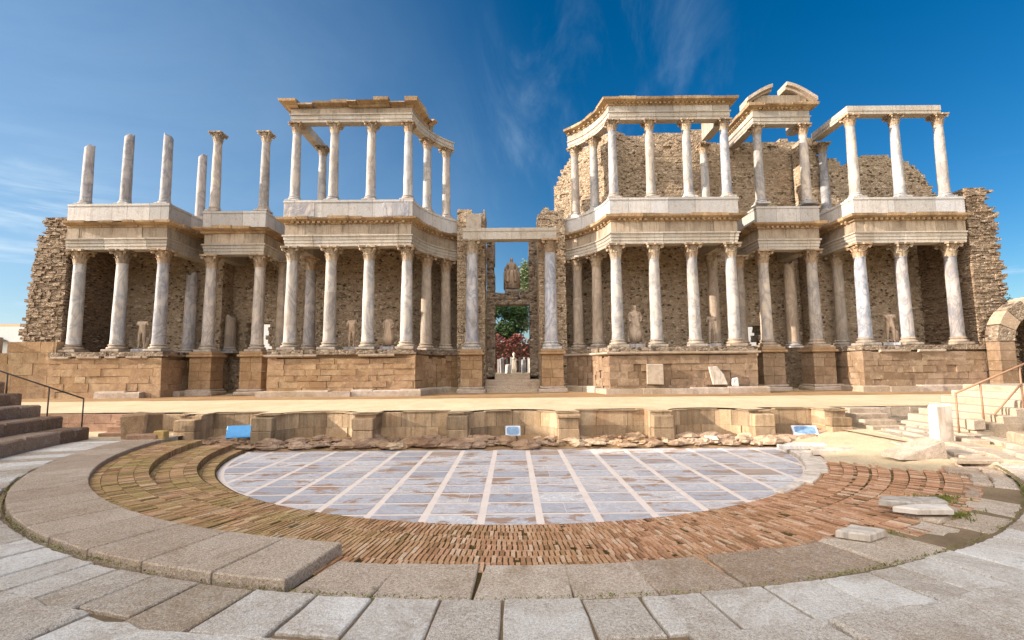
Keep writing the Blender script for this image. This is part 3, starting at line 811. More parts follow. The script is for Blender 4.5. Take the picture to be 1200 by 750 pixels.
# E: entablature with broken segmental pediment
pEu=[(15.55,33.0),(15.55,29.8),(18.55,29.8),(18.55,31.2)]
e=up_ent('upper entablature carrying a broken curved pediment above the right side doorway',pEu,(17,29.8,17.7),17.72,(0,None),.6,0,dent=True)
zb=18.97
a=MB(); a.sweep([(15.4,29.75),(18.7,29.75)],[(.25,zb),(.25,zb+.62),(-.6,zb+.62),(-.6,zb)]); part(a,'tympanum',M['frieze'],e)
def ped_half(sgn,pts):
    mb=MB()
    for i in range(len(pts)-1):
        (x0,z0),(x1,z1)=pts[i],pts[i+1]
        for (o0,o1,dz0,dz1) in ((.62,-.5,.12,.34),(.42,-.5,-.06,.118)):
            y0,y1=29.8-o0,29.8-o1
            q=[(x0,y0,z0+dz0),(x1,y0,z1+dz0),(x1,y1,z1+dz0),(x0,y1,z0+dz0),(x0,y0,z0+dz1),(x1,y0,z1+dz1),(x1,y1,z1+dz1),(x0,y1,z0+dz1)]
            if x1<x0: q=[q[1],q[0],q[3],q[2],q[5],q[4],q[7],q[6]]
            mb.hexa(q,rnd.random())
    return mb
lp=[(14.85+.27*i, zb+.02+ .95*math.sin(min(1,i/8.2)*PI/2)) for i in range(7)]
rp=[(19.25-.27*i, zb+.02+ 1.02*math.sin(min(1,i/8.2)*PI/2)) for i in range(8)]
part(ped_half(1,lp),'pediment_half',M['ashlar_pale'],e); part(ped_half(-1,rp),'pediment_half',M['ashlar_pale'],e)
# F: bare beams
root=thing('beam','bare white corner beam resting on the columns of the far right pavilion','beam',(23,28.3,17.5),0,UG)
a=MB(); a.sweep([(20.45,31.5),(20.45,28.3),(25.75,28.3)],[(.28,17.52),(.28,17.7),(.31,17.705),(.31,18.02),(-.29,18.02),(-.29,17.52)]); part(a,'architrave',M['arch'],root)

# ------------------------------------------------------------------ podiums and pedestals
def podium(label,path,loc,off,fill,ledge,base,mat='ashlar',ruin=0):
    root=thing('podium',label,'podium',loc,0,'podiums under the columns')
    # outer face path
    w=MB()
    for i in range(1,len(path)):
        a,b=path[i-1],path[i]
        def offp(i):
            def rn(p,q):
                dx,dy=q[0]-p[0],q[1]-p[1]; l=math.hypot(dx,dy); return (dy/l,-dx/l)
            if i==0: q=rn(path[0],path[1])
            elif i==len(path)-1: q=rn(path[-2],path[-1])
            else:
                u=rn(path[i-1],path[i]); v=rn(path[i],path[i+1]); d=1+u[0]*v[0]+u[1]*v[1]; q=((u[0]+v[0])/d,(u[1]+v[1])/d)
            return (path[i][0]+q[0]*off,path[i][1]+q[1]*off)
        p0,p1=offp(i-1),offp(i)
        fr,l=line_frame(p0,p1)
        st=rnd.getstate()
        masonry(w,fr,l,1.1,lambda s:3.38,.5,(.28,.5),(.4,1.2) if l>1.5 else (l+.1,l+.2),.024,None,.010,(0,0),.03,.08,j=.014)
    part(w,'wall',M[mat],root)
    core=MB(); core.prism(fill,1.09,3.62); part(core,'core',M[mat],root)
    c=MB(); jag_sweep(c,path,[(off-.02,3.39),(off+.03,3.42),(off+.05,3.68),(off-.5,3.69),(off-.5,3.39)],(.7,1.8),topj=.02,oj=.05,skip=.0); part(c,'top_slab',M['rubble_grey'],root)
    L=plen(path)
    m=MB()
    for s0,s1 in ledge:
        m=MB(); jag_sweep(m,path,[(off-.01,3.26),(off+.06,3.27),(off+.17,3.33),(off+.18,3.42),(off+.04,3.43),(off-.01,3.4)],(.8,1.6),topj=.0,oj=.03,s0=s0*L,s1=s1*L)
        part(m,'moulding',M['ashlar_pale'],root)
    for s0,s1 in base:
        b=MB(); jag_sweep(b,path,[(off-.02,1.095),(off+.42,1.095),(off+.42,1.40),(off+.38,1.46),(off-.02,1.47)],(.9,2.1),topj=.08,oj=.08,s0=s0*L,s1=s1*L)
        part(b,'base_course',M['ashlar_pale'],root)
    return root
podium('orange ashlar podium of the far left pavilion, with worn patched front',[(-25.9,28.3),(-20.4,28.3),(-20.4,32)],(-23,28,1.1),.82,[(-25.8,27.7),(-19.8,27.7),(-19.8,32.5),(-25.8,32.5)],[(.02,.13),(.18,.32),(.35,.42),(.48,.6)],[(.32,.6),(.62,.75)])
podium('orange ashlar podium with the two headless statues left of the central doorway',[(-12.7,32)]+pathC[1:],(-9.4,28,1.1),.82,[(-13.3,27.4),(-5.6,27.4),(-5.2,28.6)]+[arcp(160-4*i,5.6) for i in range(1,11)]+[(-3.2,34),(-13.3,33)],[(.22,.36),(.5,.62)],[(.1,.98)])
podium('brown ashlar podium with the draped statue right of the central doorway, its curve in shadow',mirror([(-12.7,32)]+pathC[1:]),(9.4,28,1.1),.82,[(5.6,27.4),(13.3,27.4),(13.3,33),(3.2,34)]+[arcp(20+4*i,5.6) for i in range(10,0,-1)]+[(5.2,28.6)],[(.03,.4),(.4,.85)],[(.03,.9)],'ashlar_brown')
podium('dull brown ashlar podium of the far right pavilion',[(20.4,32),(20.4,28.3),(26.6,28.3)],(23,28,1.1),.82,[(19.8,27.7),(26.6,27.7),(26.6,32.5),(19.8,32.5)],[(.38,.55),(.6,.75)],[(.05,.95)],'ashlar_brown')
def pedestal(x,y,label,w=1.3,mat='ashlar'):
    r=thing('pedestal',label,'pedestal',(x,y,1.1),0,'pedestals of the doorway columns')
    b=MB(); z=1.48
    while z<3.35:
        h=min(.52,3.38-z); 
        for (x0,x1) in ((-w/2,rnd.uniform(-.15,.15)),(None,w/2)):
            if x0 is None: x0=px
            b.bbox(x+x0+.004,x+x1-.004,y-w/2+rnd.uniform(0,.015),y+w/2,z+.004,z+h-.004,.015,rnd.gauss(.5,.2)); px=x1
        z+=h
    part(b,'die',M[mat],r)
    c=MB(); c.bbox(x-w/2-.14,x+w/2+.14,y-w/2-.14,y+w/2+.1,3.38,3.52,.03); c.bbox(x-w/2-.04,x+w/2+.04,y-w/2-.04,y+w/2+.05,3.522,3.7,.02); part(c,'cap',M['ashlar'],r)
    c=MB(); c.bbox(x-w/2-.22,x+w/2+.22,y-w/2-.25,y+w/2+.1,1.09,1.36,.05,.4,.03); c.bbox(x-w/2-.1,x+w/2+.1,y-w/2-.1,y+w/2+.05,1.362,1.48,.03); part(c,'foot',M['ashlar_pale'],r)
pedestal(-18.5,YB,'orange stone pedestal under the left column of the left side doorway')
pedestal(-15.5,YB,'orange stone pedestal under the right column of the left side doorway')
pedestal(-2.45,30,'block built pedestal under the tall column left of the central steps')
pedestal(2.4,30,'block built pedestal under the tall column right of the central steps')
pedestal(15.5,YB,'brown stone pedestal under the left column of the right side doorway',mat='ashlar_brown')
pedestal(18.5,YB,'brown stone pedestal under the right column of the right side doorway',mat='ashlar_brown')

# ------------------------------------------------------------------ rubble back walls
def nz(x,a=.5): return a*(math.sin(x*2.1)+.6*math.sin(x*5.3+1)+.5*math.sin(x*11.7+2))/2
def wall(label,segs,loc,mat='rubble'):
    o=MB()
    for fr,L,z0,zt,d,sk in segs: masonry(o,fr,L,z0,zt,d,skip=sk)
    ob=o.build('rubble_wall',M[mat],None,loc); return tag(ob,label,'wall',None)
f,l=line_frame((-26,31.7),(-18.9,31.7))
wall('rubble masonry wall behind the columns of the far left podium',[(f,l,1.1,lambda s:12.3,1.2,None)],(-23,32,1.1))
f,l=line_frame((-19.55,32.95),(-12.6,32.95))
r=wall('rubble masonry wall with a door opening at the back of the left side doorway bay',[(f,l,1.1,lambda s:12.2,1.1,lambda s,z:1.6<s<3.2 and z<5.7)],(-16,33,1.1))
f,l=line_frame((-13.2,31.9),(-7.3,31.9))
wall('rubble wall behind the two headless statues left of the central doorway',[(f,l,1.1,lambda s:12.2,1.2,None),(arc_frame(C0,8.0,math.radians(148)),4.6,1.1,lambda s:12.0,1.1,None)],(-9,32,1.1))
def ztR(X):      # outline of the tall right back wall over X
    P=[(2.0,12.9),(2.6,14.1),(3.3,15.9),(4.0,17.2),(5,18.3),(13.3,18.9),(13.8,18.3),(16,18.2),(20.4,18.3),(20.7,16.9),(22.6,16.3),(23.3,16.9),(26.0,16.9),(26.9,16.3),(27.6,15.3),(28.3,14.3)]
    for (a,b),(c,d) in zip(P,P[1:]):
        if a<=X<=c: return b+(d-b)*(X-a)/(c-a)+nz(X,.18)
    return P[0][1] if X<2 else P[-1][1]
f,l=line_frame((7.3,31.9),(13.3,31.9)); f0=f
R8=8.0
def zarc(s):
    a=math.radians(67)-s/R8; return ztR(R8*math.cos(a))
wall('tall rubble wall stepping up behind the columns of the right central pavilion',[(f,l,1.1,lambda s:ztR(7.3+s)-.3,1.2,None),(arc_frame(C0,R8,math.radians(67)),5.0,1.1,zarc,1.1,None)],(9,32,1.1))
f,l=line_frame((12.6,33.12),(20.2,33.12))
wall('tall rubble wall with a door opening behind the right side doorway bay',[(f,l,1.1,lambda s:ztR(12.6+s),1.1,lambda s,z:2.6<s<4.2 and z<5.4)],(16,33,1.1))
f,l=line_frame((19.6,31.7),(28.3,31.7))
wall('rubble wall with a ragged sloping top behind the far right pavilion',[(f,l,1.1,lambda s:ztR(19.6+s)-.35,1.2,None)],(23,32,1.1))
# door jambs, brick lined
def jamb(label,x0,x1,x2,s):
    r=thing('doorway_pier',label,'pier',((x0+x1)/2,32,1.1),0,'piers of the central doorway')
    o=MB(); fr=lambda q:(q[0],31.2+q[1],q[2])
    masonry(o,fr,x1-x0,1.1,lambda q:12.9-.0*q+(nz(q*3,.35)),2.0,(.2,.34),(.3,.55),.03,None,.012,(.02,.02),.02,.1,s0=x0); part(o,'front_pier',M['rubble'],r)
    o=MB(); a,b=min(x1,x2) if s<0 else x2, x1 if s<0 else x0
    a,b=(x1,x2) if s<0 else (x2,x0)
    fr=lambda q:(q[0],33.2+q[1],q[2])
    masonry(o,fr,b-a,2.0,lambda q:11.4,1.2,(.25,.4),(.3,.6),.02,None,.012,(0,0),.01,.1,s0=a); part(o,'jamb',M['rubble_grey'],r)
jamb('rubble and brick pier left of the central doorway, rising above the lintel',-3.5,-1.7,-1.15,-1)
jamb('rubble and brick pier right of the central doorway, rising above the lintel',1.75,3.5,1.2,1)
o=MB(); o.bbox(-1.65,1.7,33.3,34.2,6.9,7.25,.03)
for a_,b_ in ((-1.45,-.5),(-.48,.55),(.57,1.45)): o.bbox(a_,b_,33.3+rnd.uniform(0,.1),34.2,7.26,7.8+rnd.uniform(-.1,.12),.08,rnd.random()*.5,.05)
ob=o.build('door_lintel',M['rubble_grey'],None,(0,33.7,7.0)); tag(ob,'inner brown lintel of the central doorway with the seated statue on it','lintel')
# upper loose blocks on the piers
o=MB(); o.bbox(-2.9,-1.9,30.75,31.6,11.25,12.5,.04,.8,.03); ob=o.build('stone_block',M['ashlar_pale'],None,(-2.4,31.2,11.25)); tag(ob,'pale squared block standing on the left end of the central lintel','stone block')
# end towers
def tower(label,x0,x1,y0,y1,zt,jl,jr,loc,lean=0,slope=None):
    r=thing('rubble_tower',label,'tower',loc,0,'ragged end towers of the stage wall')
    o=MB(); z=1.1; 
    while z<zt:
        h=rnd.uniform(.08,.2); 
        a=x0+(slope(z) if slope and jl else 0)+rnd.uniform(-1,1)*jl; b=x1+(slope(z) if slope and jr else 0)+rnd.uniform(-1,1)*jr
        if z>zt-1.2: a+=rnd.uniform(0,.5)*(jl>0); b-=rnd.uniform(0,.5)*(jr>0)
        s=a
        while s<b-.05:
            w=rnd.uniform(.16,.5); e=min(b,s+w)
            if b-e<.12: e=b
            o.box(s+.005,e-.005,y0+rnd.uniform(-.06,.06),y0+1.6,z+.004,z+h-.004,min(1,max(0,rnd.gauss(.5,.22))),.018); s=e
        s=y0+1.6
        while s<y1:
            e=s+rnd.uniform(.3,.6); o.box(a+rnd.uniform(-.05,.05),b+rnd.uniform(-.05,.05),s+.005,e-.005,z+.004,z+h-.004,min(1,max(0,rnd.gauss(.5,.22))),.018); s=e
        z+=h
    part(o,'masonry',M['tower_rubble'],r); return r
tl=tower('ragged rubble tower at the far left end of the stage wall',-28.4,-25.9,28.1,32.5,11.6,.16,0,(-27,29,1.1),0,lambda z:max(0,(z-1.1)*.085-.1))
o=MB(); f,l=line_frame((-29.1,27.7),(-25.75,27.7)); masonry(o,f,l,1.1,lambda s:4.3-.5*(s<.8),.5,(.5,.7),(.7,1.2),.015,None,.01,(0,0),0,.1); part(o,'ashlar_footing',M['ashlar'],tl)
tower('ragged rubble tower at the far right end of the stage wall',26.7,28.35,28.0,32.5,12.9,0,.2,(27.7,29,1.1),0,lambda z:max(0,(9.5-z)*.07))
o=MB(); f,l=line_frame((26.6,27.7),(27.2,27.7)); masonry(o,f,l,1.1,lambda s:3.9,.6,(.4,.55),(.6,1.1),.015,None,.01,(0,0),0,.1)
tag(o.build('ashlar_wall',M['ashlar'],None,(28,28,1.1)),'low ashlar wall between the far right podium and the granite arch','wall')

# central steps and door floors
o=thing('doorway_steps','dark stone steps climbing into the central doorway','steps',(0,31.5,1.1))
for i in range(6):
    b=MB(); w=1.75 if i<4 else 1.15
    b.bbox(-w,w,30.7+i*.36,34.3,1.1+i*.185-.02*(i>0),1.1+(i+1)*.185,.02,.4,.01); part(b,'step',M['slab'],o)

# ------------------------------------------------------------------ statues
def skin_body(name,pts,edges,rad,mat,parent):
    me=bpy.data.meshes.new(name); me.from_pydata(pts,edges,[]); ob=bpy.data.objects.new(name,me); COL.objects.link(ob)
    sk=ob.modifiers.new('skin','SKIN'); 
    if not me.skin_vertices: 
        me.attributes  # skin layer made by the modifier
    for i,r in enumerate(rad): me.skin_vertices[0].data[i].radius=(r,r) if not isinstance(r,tuple) else r
    me.skin_vertices[0].data[0].use_root=True
    sb=ob.modifiers.new('sub','SUBSURF'); sb.levels=1; sb.render_levels=2
    dg=bpy.context.evaluated_depsgraph_get(); dg.update()
    m2=bpy.data.meshes.new_from_object(ob.evaluated_get(dg)); bpy.data.objects.remove(ob)
    o2=bpy.data.objects.new(name,m2); COL.objects.link(o2); m2.materials.clear(); m2.materials.append(mat); o2.parent=parent
    m2.polygons.foreach_set('use_smooth',[True]*len(m2.polygons)); return o2
def statue(label,x,y,z,h,kind,rz=0,cat='statue'):
    r=thing('statue',label,cat,(x,y,z),rz,'statues between the columns')
    pl=MB(); w=.5*h/1.8; pl.bbox(-w*.75,w*.75,-w*.6,w*.6,0,.16*h/1.8,.02,.4,.01); part(pl,'plinth',M['marble_blue'],r,world=False)
    k=h/1.75; b=.16*k
    P=[(0,0,.98),(0,-.01,1.15),(0,0,1.33),(0,0,1.46)]       # pelvis, waist, chest, neck root
    Rr=[(.17,.125),(.15,.115),(.19,.13),(.10,.09)]
    E=[(0,1),(1,2),(2,3)]
    def add(p,parent,rad):
        P.append(p); Rr.append(rad); E.append((parent,len(P)-1)); return len(P)-1
    if kind in ('headed','seated'):
        n=add((0,-.01,1.53),3,.065); hd=add((0,-.03,1.63),n,.10); add((0,-.02,1.74),hd,.085)
    for sx in (-1,1):
        if kind!='seated':
            bend=.05 if sx>0 else -.01
            hp=add((sx*.10,0,.88),0,.12); kn=add((sx*.12,-bend-.02,.5),hp,.075); ca=add((sx*.125,-bend*.4,.33),kn,.065); an=add((sx*.13,.02,.09),ca,.045); add((sx*.15,-.12,.04),an,.045)
        else:
            hp=add((sx*.13,-.05,.9),0,.15); kn=add((sx*.2,-.5,.92),hp,.13); an=add((sx*.2,-.52,.4),kn,.11); add((sx*.2,-.62,.3),an,.08)
        sh=add((sx*.2,0,1.38),2,.085)
        if kind in ('headed','seated','draped') or (kind=='torso' and sx<0):
            el=add((sx*.28,.0,1.1),sh,.06); 
            if kind!='torso': add((sx*.2,-.17,.98),el,.045)
        else: add((sx*.25,0,1.22),sh,.06)
    body=skin_body('body',[(a*k,c*k,d*k+b) for a,c,d in P],E,[(q[0]*k,q[1]*k) if isinstance(q,tuple) else q*k for q in Rr],M['statue'],r)
    if kind in ('headed','draped','seated'):
        dr=MB()
        top=1.2 if kind!='draped' else 1.42
        wob=lambda a,zz:(1+.07*math.sin(9*a+zz*2)+.04*math.sin(15*a+zz*5))*(1.25-.3*abs(math.sin(a)))
        if kind=='seated':
            dr.lathe([(.34*k,.02*k+b),(.36*k,.5*k+b),(.34*k,.9*k+b),(.24*k,1.0*k+b)],30,(0,-.18*k),wob=wob)
            ch=MB(); ch.bbox(-.42*k,.42*k,-.15*k,.4*k,b,.85*k+b,.03*k,.5,.01); ch.bbox(-.4*k,.4*k,.28*k,.42*k,.85*k+b,1.3*k+b,.03*k); part(ch,'throne',M['statue'],r,world=False)
        else: dr.lathe([(.22*k,.1*k+b),(.24*k,.45*k+b),(.21*k,.85*k+b),(.17*k,1.1*k+b),(.19*k,top*k+b),(.1*k,(top+.06)*k+b)],30,wob=wob)
        d=part(dr,'drapery',M['statue'],r,True,world=False)
    if kind=='nude_stump':
        tr=MB(); tr.lathe([(.13*k,b),(.1*k,.4*k+b),(.09*k,.6*k+b)],10,(.24*k,.06*k)); part(tr,'support',M['statue'],r,True,world=False)
    return r
ZS=3.69
statue('headless leaning nude statue between the middle and right columns of the far left podium',-21.5,28.45,ZS,1.95,'nude_stump',.2)
statue('slim headless statue on the left central podium, with bare legs',-9.3,28.4,ZS,1.9,'torso')
statue('broad headless cloaked statue on the left central podium, next to the curved recess',-7.2,28.45,ZS,1.9,'draped')
statue('draped statue with head still on, standing on the right central podium',7.15,28.45,ZS,2.3,'headed')
statue('pale headless torso statue on the right central podium',11.65,28.6,ZS,1.95,'torso')
statue('slim headless statue turned sideways on the far right podium',22.0,28.5,ZS,1.98,'nude_stump',-.5)
st=statue('seated headed statue high on the inner lintel of the central doorway',0,33.7,7.8,2.25,'seated')
# loose relief slabs on the right podium
o=MB(); o.bbox(7.35,8.25,26.93,27.16,1.62,2.75,.03,.5,.02); tag(o.build('relief_slab',M['ashlar_pale'],None,(7.8,27,1.5)),'upright pale slab leaning on the front of the right central podium','stone slab')
o=MB()
v=[(10.95,1.6),(11.7,1.6),(11.5,2.15),(11.15,2.6),(10.75,2.55)]
o.mesh([(x,26.9,z) for x,z in v]+[(x,27.1,z) for x,z in v],[tuple(range(5)),tuple(range(9,4,-1))]+[(i,5+i,5+(i+1)%5,(i+1)%5) for i in range(5)])
tag(o.build('carved_fragment',M['white_stone'],None,(11.3,27,1.5)),'white carved fragment leaning on the front of the right central podium','fragment')
o=MB(); o.bbox(11.95,12.3,26.85,27.1,1.47,1.95,.05,.5,.04); tag(o.build('stone_fragment',M['white_stone'],None,(12.1,27,1.5)),'small grey chunk right of the leaning white carved fragment','fragment')

# ------------------------------------------------------------------ stage floor and its front wall
PX=(1.85,5.0,8.35,10.9)
YF=16.5; YN=17.6
front=[]      # plan line of the niche wall, left to right
def niche(x0,x1,round_):
    if round_:
        n=12; r=(x1-x0)/2; out=[]
        for i in range(n+1):
            a=PI-PI*i/n; out.append(((x0+x1)/2+r*math.cos(a), YF+.35+(YN-YF-.2)*math.sin(a)))
        return out
    return [(x0,YF+.35),(x0,YN),(x1,YN),(x1,YF+.35)]
xs=[-p for p in reversed(PX)]+list(PX)
hw=.35
front=[(-13.6,YN),(xs[0]-hw,YN),(xs[0]-hw,YF+.35)]
for i in range(7):
    front+=niche(xs[i]+hw,xs[i+1]-hw,i%2==1)
front+=[(xs[7]+hw,YF+.35),(xs[7]+hw,YN),(12.6,YN)]
clean=[front[0]]
for p in front[1:]:
    if math.dist(p,clean[-1])>.01: clean.append(p)
front=clean
sw=thing('stage_front_wall','low front wall of the stage with alternating curved and square niches and piers','wall',(0,17,0))
w=MB(); jag_sweep(w,front,[(0,.55),(0,1.06),(-.22,1.06),(-.22,.55)],(.5,1.4),topj=.0,oj=.0); jag_sweep(w,front,[(.012,-.05),(.012,.545),(-.22,.545),(-.22,-.05)],(.5,1.4),topj=.0,oj=.03); part(w,'niche_wall',M['niche'],sw)
top=MB(); jag_sweep(top,front,[(.04,1.062),(.05,1.10),(-.24,1.10),(-.24,1.062)],(.5,1.2),topj=.02,oj=.03,skip=.12); part(top,'coping',M['niche'],sw)
for i,x in enumerate(xs):
    p=MB()
    hgt=(.97,1.0,.96,1.01,1.02,.98,1.0,.86)[i]
    z0=-.05
    if i==4: p.bbox(x-hw-.07,x+hw+.07,YF-.09,YF+.3,-.05,.2,.03,.5,.01); p.bbox(x-hw-.05,x+hw+.05,YF-.05,YF+.3,hgt-.1,hgt+.02,.02,.5,.006); z0=.19; hgt-=.1
    p.bbox(x-hw+.004,x+hw-.004,YF,YF+1.1,z0,.56,.02,rnd.random(),.012)
    p.bbox(x-hw+.002,x+hw-.002,YF+.01,YF+1.1,.564,hgt,.025,rnd.random(),.012)
    part(p,'pier',M['niche'],sw)
st=MB()
bk=[(30.5,33.5),(-30.5,33.5)]
st.mesh([(x,y,1.115) for x,y in [(-30.5,17.9),(-13.6,17.9)]+[(p[0],p[1]+.2) for p in front]+[(12.6,17.9),(30.5,17.9)]+bk],[tuple(range(len(front)+6))])
stage=st.build('stage_floor',M['sand'],None,(0,0,0),kind='structure')
st=MB()
N=60
lo=[];hi=[]
for i in range(N+1):
    x=-28+56*i/N; lo.append((x,24.5+.25*nz(x*1.7)+.12*nz(x*5.1),1.121)); hi.append((x,29.5,1.121))
st.mesh(lo+hi,[(i,i+1,N+2+i,N+1+i) for i in range(N)])
st.build('earth_strip',M['earth'],None,(0,0,0),kind='structure')
# side retaining edges of the stage beyond the niches
o=MB(); f,l=line_frame((-30,17.7),(-13.6,17.7)); masonry(o,f,l,0,lambda s:1.0,.5,(.3,.4),(.5,1),.02,None,.012,(0,0),0,.1)
tag(o.build('stage_edge_wall',M['red_stone'],None,(-18,17.5,0)),'dark low wall holding the stage edge at the left steps','wall')
o=MB(); f,l=line_frame((12.6,17.7),(30,17.7)); masonry(o,f,l,0,lambda s:1.0,.5,(.3,.4),(.5,1),.02,None,.012,(0,0),0,.1)
tag(o.build('stage_edge_wall',M['ashlar_pale'],None,(17,17.5,0)),'low wall holding the stage edge behind the white upright slab','wall')

# ------------------------------------------------------------------ ground
g=MB()
ys=[(-400,-.12),(33.9,-.12),(34.4,2.14),(3000,2.14)]
g.mesh([(x,y,z) for y,z in ys for x in (-3000,3000)],[(0,1,3,2),(2,3,5,4),(4,5,7,6)])
g.build('ground',M['ground'],None,(0,0,0),kind='structure')

# ------------------------------------------------------------------ orchestra
OC=(0,16.7)
def pol(r,ph): return (OC[0]+r*math.sin(ph), OC[1]-r*math.cos(ph))     # ph from the bottom, left negative
RM=8.45
poly=[pol(RM+.06,math.radians(-92+184*i/72)) for i in range(73)]
yfar=16.05
fl=MB(); fl.mesh([(x,min(y,yfar),0) for x,y in poly],[tuple(range(73))])
fl.build('orchestra_floor',M['strip'],None,(0,0,0),kind='structure')
def clip(sub_,cl):
    out=sub_
    for i in range(len(cl)):
        a,b=cl[i],cl[(i+1)%len(cl)]; inp=out; out=[]
        if not inp: break
        ins=lambda p:(b[0]-a[0])*(p[1]-a[1])-(b[1]-a[1])*(p[0]-a[0])>=0
        for k in range(len(inp)):
            p,q=inp[k-1],inp[k]
            def X():
                dx,dy=q[0]-p[0],q[1]-p[1]; ex,ey=b[0]-a[0],b[1]-a[1]
                d=dx*ey-dy*ex
                if abs(d)<1e-12: return q
                t=((a[0]-p[0])*ey-(a[1]-p[1])*ex)/d; return (p[0]+t*dx,p[1]+t*dy)
            if ins(q):
                if not ins(p): out.append(X())
                out.append(q)
            elif ins(p): out.append(X())
    return out
circ=[pol(RM-.12,math.radians(-86+172*i/60)) for i in range(61)]
tl_=MB(); PXT=1.012; PYT=.735
for i in range(-10,10):
    for k in range(0,12):
        x0=.45+i*PXT+.07; x1=x0+PXT-.14; y0=8.32+k*PYT+.05; y1=y0+PYT-.10
        parts=[(x0,x1)]
        if rnd.random()<.15: m=rnd.uniform(x0+.25,x1-.25); parts=[(x0,m-.006),(m+.006,x1)]
        for a,b in parts:
            q=clip([(a,y0),(b,y0),(b,y1),(a,y1)],circ)
            if len(q)>2:
                z=.004+rnd.uniform(0,.004)
                tl_.mesh([(x,y,z) for x,y in q],[tuple(range(len(q)))],rnd.random())
tl_.build('marble_tiles',M['tile'],None,(0,0,0),kind='structure')
# worn-out patches of earth where tiles are lost
pt=MB()
for (x,y,w,h) in [(2.8,12.9,.75,.18),(2.95,10.9,.85,.17),(3.3,11.9,.5,.16),(-.9,12.0,.6,.13),(-5.8,11.3,.9,.2),(-3.6,10.0,.8,.18),(-2.2,8.85,.9,.16),(6.1,15.0,.6,.15),(5.2,12.7,.85,.2),(-6.6,12.1,.5,.2),(-4.2,11.6,.6,.15),(.2,15.8,1.2,.12),(4.4,15.6,.9,.1),(-7.2,15.2,.4,.15),(1.2,9.6,.4,.1),(-.7,9.6,.45,.14),(6.6,13.3,.5,.15)]:
    n=46; q=[]; o_=rnd.uniform(0,50)
    for i in range(n):
        a=2*PI*i/n; k=.75+.5*nz(o_+3*math.cos(a)*1.3)+.45*nz(o_+7+2.5*math.sin(a)*1.6)+rnd.uniform(-.1,.1); k=max(.15,k)
        q.append((x+w*.62*k*math.cos(a),y+h*1.25*k*math.sin(a),.0105))
    pt.mesh(q,[tuple(range(n))])


def lerp(a,b,t): return a+(b-a)*t
def sm(a,b,x): t=min(1,max(0,(x-a)/(b-a))); return t*t*(3-2*t)
def hgt(r,ph):        # brick ring: real steps at the left, worn to a slope at the right
    d=math.degrees(ph)
    st=.11 if r<8.9 else (.27 if r<9.8 else .43)
    sl=.08+.30*max(0,min(1,(r-8.6)/2.4))
    return lerp(st,sl,sm(-35,15,d))
br=MB()
r=RM+.08; k=0
while r<11.15:
    ln=.255; rm=r+ln/2
    for lim in (8.9,9.8):
        if r<lim<r+ln+.1: ln=lim-r-.006
    d0,d1=-84,88
    n=int(math.radians(d1-d0)*rm/.068)
    for i in range(n):
        ph=math.radians(d0)+(math.radians(d1-d0))*(i+rnd.uniform(-.04,.04)+(.5 if k%2 else 0))/n
        dd=math.degrees(ph)
        if dd<-38 and r>10.78: continue
        if r>10.95 and rnd.random()<.35: continue
        if rnd.random()<.008: continue
        p=pol(r+ln/2,ph); w=rm*math.radians(d1-d0)/n
        # neighbourhood of the right end is buried under sand
        if dd>74-4*(r-8.6)-3*nz(r*3): continue
        z=hgt(r+ln/2,ph)+rnd.uniform(-.004,.004)-(.02 if rnd.random()<.03 else 0)
        c,s_=math.cos(ph),math.sin(ph)
        fr=lambda q:(p[0]+q[0]*c-q[1]*-s_ if False else p[0]+c*q[0]+s_*q[1], p[1]+s_*q[0]-c*q[1], q[2])
        a=w/2-.0095; b=ln/2-.002
        tz=rnd.uniform(-.004,.004)
        v=[(-a,b,-.05),(a,b,-.05),(a,-b,-.05),(-a,-b,-.05),(-a,b,z+tz),(a,b,z-tz),(a,-b,z-tz),(-a,-b,z+tz)]
        v=[(q[0]+rnd.uniform(-.003,.003),q[1]+rnd.uniform(-.005,.005),q[2]) for q in v]
        v=[fr(q) for q in v]
        br.mesh(v,[(4,5,6,7),(0,1,5,4),(1,2,6,5),(2,3,7,6),(3,0,4,7)],min(1,max(0,rnd.gauss(.5,.25))))
    r+=ln+.008; k+=1
br.build('brick_paving',M['brick'],None,(0,0,0),kind='structure')
# mortar bed under the bricks
bd=MB()
NR,NA=34,110
for i in range(NA):
    for q in range(NR):
        a0,a1=[math.radians(-84+172*(i+e)/NA) for e in (0,1)]; r0,r1=[RM+.04+(11.7-RM)*(q+e)/NR for e in (0,1)]
        pts=[]
        for rr,aa in ((r0,a0),(r0,a1),(r1,a1),(r1,a0)):
            p=pol(rr,aa); pts.append((p[0],p[1],max(-.02,hgt(min((r0+r1)/2,11.2),aa)-.015)))
        bd.face(list(reversed(pts)) if False else [pts[0],pts[3],pts[2],pts[1]])
bd.build('mortar_bed',M['bed'],None,(0,0,0),kind='structure')

